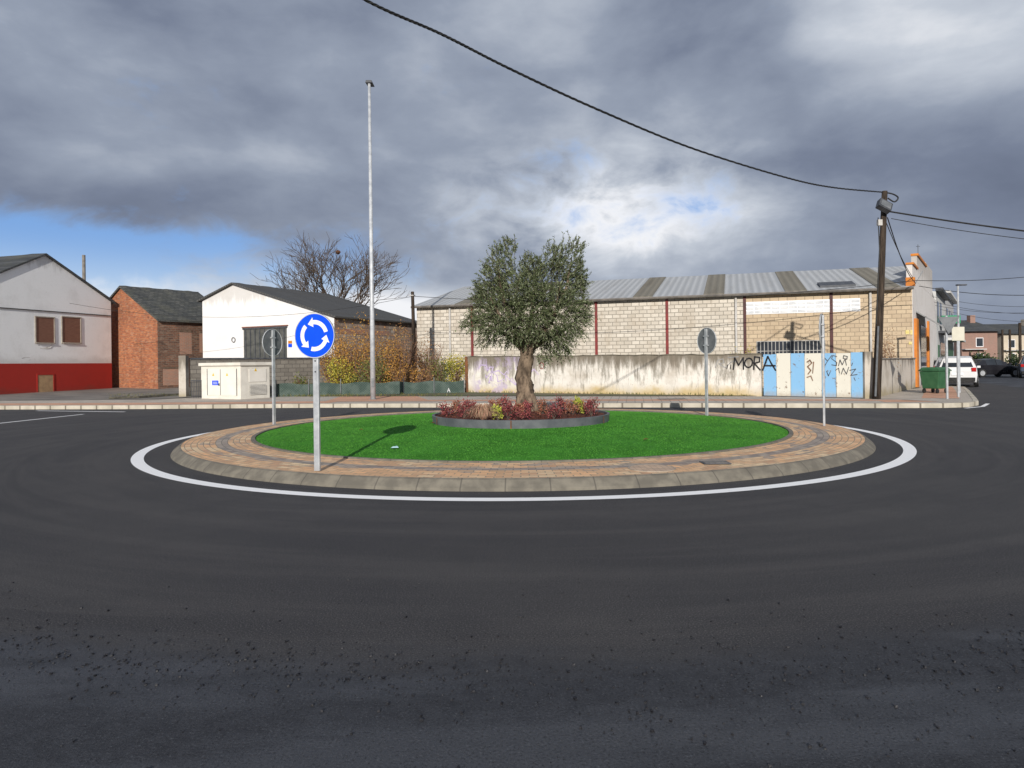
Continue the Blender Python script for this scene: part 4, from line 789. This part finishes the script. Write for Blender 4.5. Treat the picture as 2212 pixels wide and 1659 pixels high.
# dumpster
p=G(2020,849,.13); e=empty('waste_container',p,'green plastic wheeled waste container on the corner pavement','waste container',rz=.55)
MB().hexa([(-.36,-.3,.18),(.36,-.3,.18),(.36,.3,.18),(-.36,.3,.18)],[(-.43,-.38,.86),(.43,-.38,.86),(.43,.38,.86),(-.43,.38,.86)]).build('body',GREENP,e,False,bevel=.03)
MB().box(-.46,.46,-.41,.41,.865,.91).build('rim',GREENP,e,False,bevel=.015); MB().hexa([(-.45,-.4,.915),(.45,-.4,.915),(.45,.4,.915),(-.45,.4,.915)],[(-.38,-.28,1.02),(.38,-.28,1.02),(.38,.28,1.02),(-.38,.28,1.02)]).build('lid',GREENP,e,False,bevel=.02)
for sx in (-.32,.32):
    for sy in (-.25,.25): MB().tube([(sx,sy-.03,.09),(sx,sy+.03,.09)],.09,12).build('wheel',BLACK,e,False)
# ---------------------------------------------------------------- cars
def car(label,loc,rz,paint,suv=True,sc=1.0):
    e=empty('parked_car',loc,label,'car','cars parked in the side street',rz)
    if suv: st=[(-2.15,.78,.38,.80,.81),(-2.1,.86,.26,.98,1.0),(-1.8,.89,.22,1.0,1.5),(-1.2,.9,.22,1.0,1.58),(-.2,.9,.22,.98,1.6),(.45,.9,.22,.97,1.5),(1.15,.9,.22,.96,.99),(1.85,.86,.25,.86,.87),(2.15,.74,.36,.68,.69)]
    else: st=[(-2.2,.76,.36,.78,.79),(-2.1,.84,.24,.92,.93),(-1.6,.88,.2,.93,.95),(-.95,.89,.2,.92,1.36),(-.1,.89,.2,.91,1.42),(.4,.89,.2,.9,1.34),(1.15,.88,.2,.88,.9),(1.9,.84,.24,.76,.77),(2.2,.72,.34,.6,.61)]
    secs=[]
    for (x,w,zl_,zb,zr_) in st:
        wr=.60 if zr_-zb>.2 else w*.86; zm=(zl_+zb)/2
        secs.append([(x,-w*.94,zl_),(x,-w,zm),(x,-w*.96,zb),(x,-wr*1.06,zr_-.04 if zr_-zb>.2 else zr_-.003),(x,-wr*.85,zr_),(x,wr*.85,zr_),(x,wr*1.06,zr_-.04 if zr_-zb>.2 else zr_-.003),(x,w*.96,zb),(x,w,zm),(x,w*.94,zl_)])
    mb=MB(); m=10
    for s_ in secs: mb.v+=s_
    for i in range(len(secs)-1):
        for k in range(m): j=(k+1)%m; mb.f.append((i*m+k,i*m+j,(i+1)*m+j,(i+1)*m+k))
    mb.f.append(tuple(range(m))); mb.f.append(tuple(reversed(range((len(secs)-1)*m,len(secs)*m))))
    mb.build('body',paint,e,False,bevel=.02)
    def panel(i0,i1,ks,nm,m_,ins=.1,o=.012):
        a,b_,c,d=[Vector(q) for q in (secs[i0][ks[0]],secs[i0][ks[1]],secs[i1][ks[1]],secs[i1][ks[0]])]; ce=(a+b_+c+d)/4; nrm=(c-a).cross(d-b_).normalized()
        if nrm.dot(ce-Vector((0,0,.8)))<0: nrm=-nrm
        q=[p_.lerp(ce,ins)+nrm*o for p_ in (a,b_,c,d)]; MB().poly(q).build(nm,m_,e,False)
    r0,r1,f0_,f1_=(1,2,5,6) if suv else (2,3,5,6)
    panel(r0,r1,(3,6),'rear_window',GLASS,.12); panel(f0_,f1_,(3,6),'windscreen',GLASS,.1)
    for i in range(r1,f0_):
        panel(i,i+1,(2,3),'side_window',GLASS,.1); panel(i,i+1,(7,6),'side_window',GLASS,.1)
    RL=mot('tail_light_red',(.45,.01,.01),(.4,.01,.01),3,.3,bs=0); PL=WHITE
    L2=st[0][0]; R2=st[-1][0]; zt_=.86 if suv else .72
    for s_ in (-1,1):
        MB().box(L2-.03,L2+.12,s_*.72-.1,s_*.72+.1,zt_-.06,zt_+.14).build('tail_light',RL,e,False,bevel=.01); MB().box(R2-.15,R2+.01,s_*.58-.14,s_*.58+.14,.55,.68).build('headlight',WHITE,e,False,bevel=.01)
        MB().box(.75,.95,s_*.98-.08,s_*.98+.08,.95,1.07).build('wing_mirror',paint,e,False,bevel=.02)
    MB().box(L2-.035,L2,-.26,.26,.62,.73).build('number_plate',PL,e,False); MB().box(L2-.05,L2+.2,-.78,.78,.3,.5).build('bumper',BLACK if suv else paint,e,False,bevel=.02)
    for x in (-1.32,1.35):
        for s_ in (-1,1):
            w=MB().tube([(x,s_*.74,.32),(x,s_*.92,.32)],.32,20).build('wheel',BLACK,e,False); rr=MB().tube([(x,s_*.925,.32),(x,s_*.93,.32)],.2,14).build('rim',GALV,e,False); rr.parent=w
    return e
CW=mot('white_car_paint',(.72,.73,.74),(.68,.69,.7),1,.3,bs=0,spec=.5); CBk=mot('black_car_paint',(.012,.012,.015),(.02,.02,.024),1,.2,bs=0,spec=.6); CS=mot('silver_car_paint',(.42,.43,.45),(.38,.39,.41),1,.3,.5,bs=0)
az_=math.atan2(1,.66)
car('white estate car parked rear on past the green container',(23.95,38.2,0),az_+.02,CW)
car('silver car parked by shops behind the white car',(27.8,45,0),az_,CS)
car('black saloon car parked in the right hand street',(A(2138,800,55).x,55,0),az_-.9,CBk,False)
car('blue grey car cut by the right edge of the photograph',(A(2232,800,52).x,52,0),az_+.0,mot('blue_grey_paint',(.06,.08,.12),(.08,.1,.14),1,.3,bs=0),True)
# far houses on the right
RBK=blockmat('far_brick',(1,0),.25,.08,(.36,.2,.15),(.3,.17,.13),(.28,.22,.2)); CRM=mot('far_cream',(.55,.48,.38),(.48,.42,.33),1,world=True)
def fhouse(px0,px1,Y,ze,zp,mat,label,d=Vector((1,.05))):
    a=V2(A(px0,800,Y)); d=d.normalized(); L_=(V2(A(px1,800,Y))-a).length; P0=a
    e=empty('house',(*P0,0),label,'house'); n_=Vector((-d.y,d.x))
    def Q(s_,l,z): p_=P0+d*s_+n_*l; return (p_.x,p_.y,z)
    MB().hexa([Q(0,0,0),Q(L_,0,0),Q(L_,9,0),Q(0,9,0)],[Q(0,0,ze),Q(L_,0,ze),Q(L_,9,ze),Q(0,9,ze)]).build('wall',mat,e)
    MB().hexa([Q(-.5,-.6,ze+.003),Q(L_+.5,-.6,ze+.003),Q(L_+.5,9.6,ze+.003),Q(-.5,9.6,ze+.003)],[Q(.5,4.2,zp),Q(L_-.5,4.2,zp),Q(L_-.5,4.8,zp),Q(.5,4.8,zp)]).build('roof',SL,e)
    MB().hexa([Q(L_*.7,3,zp-.8),Q(L_*.7+.7,3,zp-.8),Q(L_*.7+.7,3.7,zp-.8),Q(L_*.7,3.7,zp-.8)],[Q(L_*.7,3,zp+.6),Q(L_*.7+.7,3,zp+.6),Q(L_*.7+.7,3.7,zp+.6),Q(L_*.7,3.7,zp+.6)]).build('chimney',mat,e)
    k=int(L_//2.4)
    for i in range(k):
        for z0 in (.9,ze-2.0):
            s_=(i+.5)*L_/k-.5; w=MB().hexa([Q(s_,-.03,z0),Q(s_+1,-.03,z0),Q(s_+1,.05,z0),Q(s_,.05,z0)],[Q(s_,-.03,z0+1.2),Q(s_+1,-.03,z0+1.2),Q(s_+1,.05,z0+1.2),Q(s_,.05,z0+1.2)]).build('window',WHITE,e)
            g_=MB().hexa([Q(s_+.08,-.05,z0+.08),Q(s_+.92,-.05,z0+.08),Q(s_+.92,-.02,z0+.08),Q(s_+.08,-.02,z0+.08)],[Q(s_+.08,-.05,z0+1.12),Q(s_+.92,-.05,z0+1.12),Q(s_+.92,-.02,z0+1.12),Q(s_+.08,-.02,z0+1.12)]).build('pane',GLASS,e); g_.parent=w
    MB().hexa([Q(0,-.7,ze-2.35),Q(L_*.6,-.7,ze-2.35),Q(L_*.6,0,ze-2.35),Q(0,0,ze-2.35)],[Q(0,-.7,ze-2.25),Q(L_*.6,-.7,ze-2.25),Q(L_*.6,0,ze-2.25),Q(0,0,ze-2.25)]).build('balcony',WH2,e)
fhouse(2078,2158,92,4.9,6.6,RBK,'far brick house with dark roof at the end of the side street'); fhouse(2166,2290,100,4.8,6.4,CRM,'far cream house at the right edge of the photograph'); fhouse(1985,2072,104,5.5,7.2,RBK,'far brick house partly hidden behind the shop fronts')
for px,Y,l in ((2165,85,'first distant wooden pole in the right hand street'),(2181,80,'second distant wooden pole in the right hand street'),(2203,62,'tallest distant wooden pole near the right edge')):
    q=A(px,700,Y); tag(MB().tube([(q.x,Y,0),(q.x,Y,A(px,712 if Y>70 else 697,Y).z)],.12,7).build('utility_pole',WOOD),l,'utility pole','distant poles')
DG=leafmat('dark_hedge_leaves',[(.02,.035,.015),(.045,.07,.025),(.07,.09,.035)])
q=A(2122,790,74); bush('dark_shrub','rounded dark evergreen shrub before the far brick house','shrub',Vector((q.x,74,0)),1.4,1.1,900,.25,.18,DG)
q=A(2196,790,80); bush('dark_shrub','dark evergreen hedge shrub beside the distant poles','shrub',Vector((q.x,80,0)),1.8,.9,900,.25,.18,DG)
# ---------------------------------------------------------------- bushes
ORG=leafmat('orange_autumn_leaves',[(.34,.16,.04),(.50,.26,.05),(.22,.11,.04),(.52,.33,.07)]); YG=leafmat('yellow_autumn_leaves',[(.46,.38,.05),(.28,.30,.05),(.60,.46,.06),(.14,.18,.04)]); BRN=leafmat('brown_leaves',[(.22,.12,.06),(.34,.18,.08),(.15,.085,.05),(.42,.24,.08)]); DGR=leafmat('mixed_green',[(.07,.10,.03),(.13,.16,.04),(.22,.20,.05)])
RT=mot('reddish_twigs',(.16,.09,.06),(.27,.17,.12),3)
def bb(px,pyt,Y,rx,n,mat,label,stems=20,L=.085):
    zt_=A(px,pyt,Y).z; X=A(px,pyt,Y).x; rz=(zt_-.13)/1.9
    return bush('autumn_bush',label,'shrub',Vector((X,Y,.13)),rx,rz,n,L,.055,mat,'bushes behind the mesh fence',RT,stems,0,.1,14)
bb(712,724,35.5,1.0,2500,ORG,'orange leafed bush just right of the block wall',30); bb(765,714,35,1.1,2900,ORG,'full orange bush left of the lamp post',30)
bb(835,710,35.3,1.2,2500,ORG,'tall orange bush right of the lamp post',34); bb(875,724,35.5,1.0,1300,BRN,'thin brown twiggy bush left of the thin pole',50)
bb(925,734,36.5,1.1,800,BRN,'nearly bare grey brown bush right of the thin pole',60); bb(983,765,35.2,.85,2200,YG,'yellow green bush at the left end of white wall')
bb(950,776,35,.7,1400,DGR,'low olive green bush beside the yellow bush'); bb(735,775,34.3,.9,2000,YG,'low yellowish bush behind the left fence panels'); bb(805,778,34.3,1.0,1500,DGR,'low green bush directly behind the lamp post'); bb(870,785,34.5,1.0,1500,ORG,'low orange bush behind middle fence panels',34)
bb(915,795,34.6,.8,1100,BRN,'low reddish brown bush behind the right fence panels',34); bb(650,812,33.2,.5,500,DGR,'low green bush behind the left end of mesh fence')
bb(1600,745,30.5,.8,600,YG,'yellowish weeds above the white wall near the gate',26,.06); bb(1912,720,29,.55,500,BRN,'dry brown shrub behind the wooden pole',30,.06)
bb(1820,752,30,.5,200,BRN,'sparse dry weeds behind the striped gate',20,.05)
WD=leafmat('kerb_weeds',[(.06,.09,.02),(.14,.15,.04),(.22,.17,.06)]); mb=MB()
for i in range(1500):
    px=random.choice([random.uniform(600,760),random.uniform(1012,1100),random.uniform(235,430),random.uniform(600,1000)]); q=G(px,random.uniform(853,858),.135); 
    if px>1000: q=Vector((*(w0.lerp(w1,random.random()*.98)+Vector((random.uniform(-.02,.05),-random.uniform(.02,.15)))),.135))
    leaf(mb,q,Vector((random.uniform(-.6,.6),random.uniform(-.6,.6),1)),random.uniform(.05,.16),.02)
tag(mb.build('weeds',WD),'low weeds growing along the base of walls and fence','weeds',kind='stuff')
# bare tree
tb=A(722,700,54); e=empty('bare_tree',(tb.x,54,.1),'leafless wide tree rising behind the white garage','tree'); mb=MB(); tr=MB()
def grow(p,d,L_,r,dep,m_):
    n=3; pts=[p]; dd=d.copy()
    for k in range(n): dd=(dd+rv()*.17+Vector((0,0,.06))).normalized(); pts.append(pts[-1]+dd*L_/n)
    m_.tube(pts,[r,r*.88,r*.76,r*.62],6 if dep>4 else 4,False)
    if dep==0: return
    for k in range(random.choice([2,3,3])):
        q=pts[-1] if k==0 else pts[random.choice([1,2,3])]; ax=dd.cross(rv()).normalized(); nd=(Matrix.Rotation(random.uniform(.3,.8),3,ax)@dd).normalized()
        if nd.z<.0: nd.z*=-.3
        if q.z>11.0: nd.z*=.3
        grow(q,nd.normalized(),L_*random.uniform(.66,.84),max(r*.58,.014),dep-1,mb)
base=Vector((tb.x,54,.1)); tr.tube([base,base+Vector((.1,0,1.8)),base+Vector((0,0,3.4))],[.32,.26,.22],10); tr.build('trunk',TWIG,e)
for a in np.linspace(0,6.28,9)[:-1]: grow(base+Vector((0,0,random.uniform(2.6,3.4))),Vector((math.cos(a)*.95,math.sin(a)*.6,1.05)).normalized(),2.75,.11,5,mb)
grow(base+Vector((0,0,3.3)),Vector((.12,0,1)),2.8,.12,5,mb); grow(base+Vector((0,0,3.3)),Vector((-.15,0,1)),2.8,.12,5,mb)
mb.build('crown',TWIG,e)
nq=A(730,545,54); tag(MB().tube([nq-Vector((0,0,.16)),nq-Vector((0,0,.1)),nq,nq+Vector((0,0,.12)),nq+Vector((0,0,.17))],[.04,.15,.19,.13,.03],9,True,.2).build('bird_nest',RUST),'round brown bird nest high in the bare tree','nest')
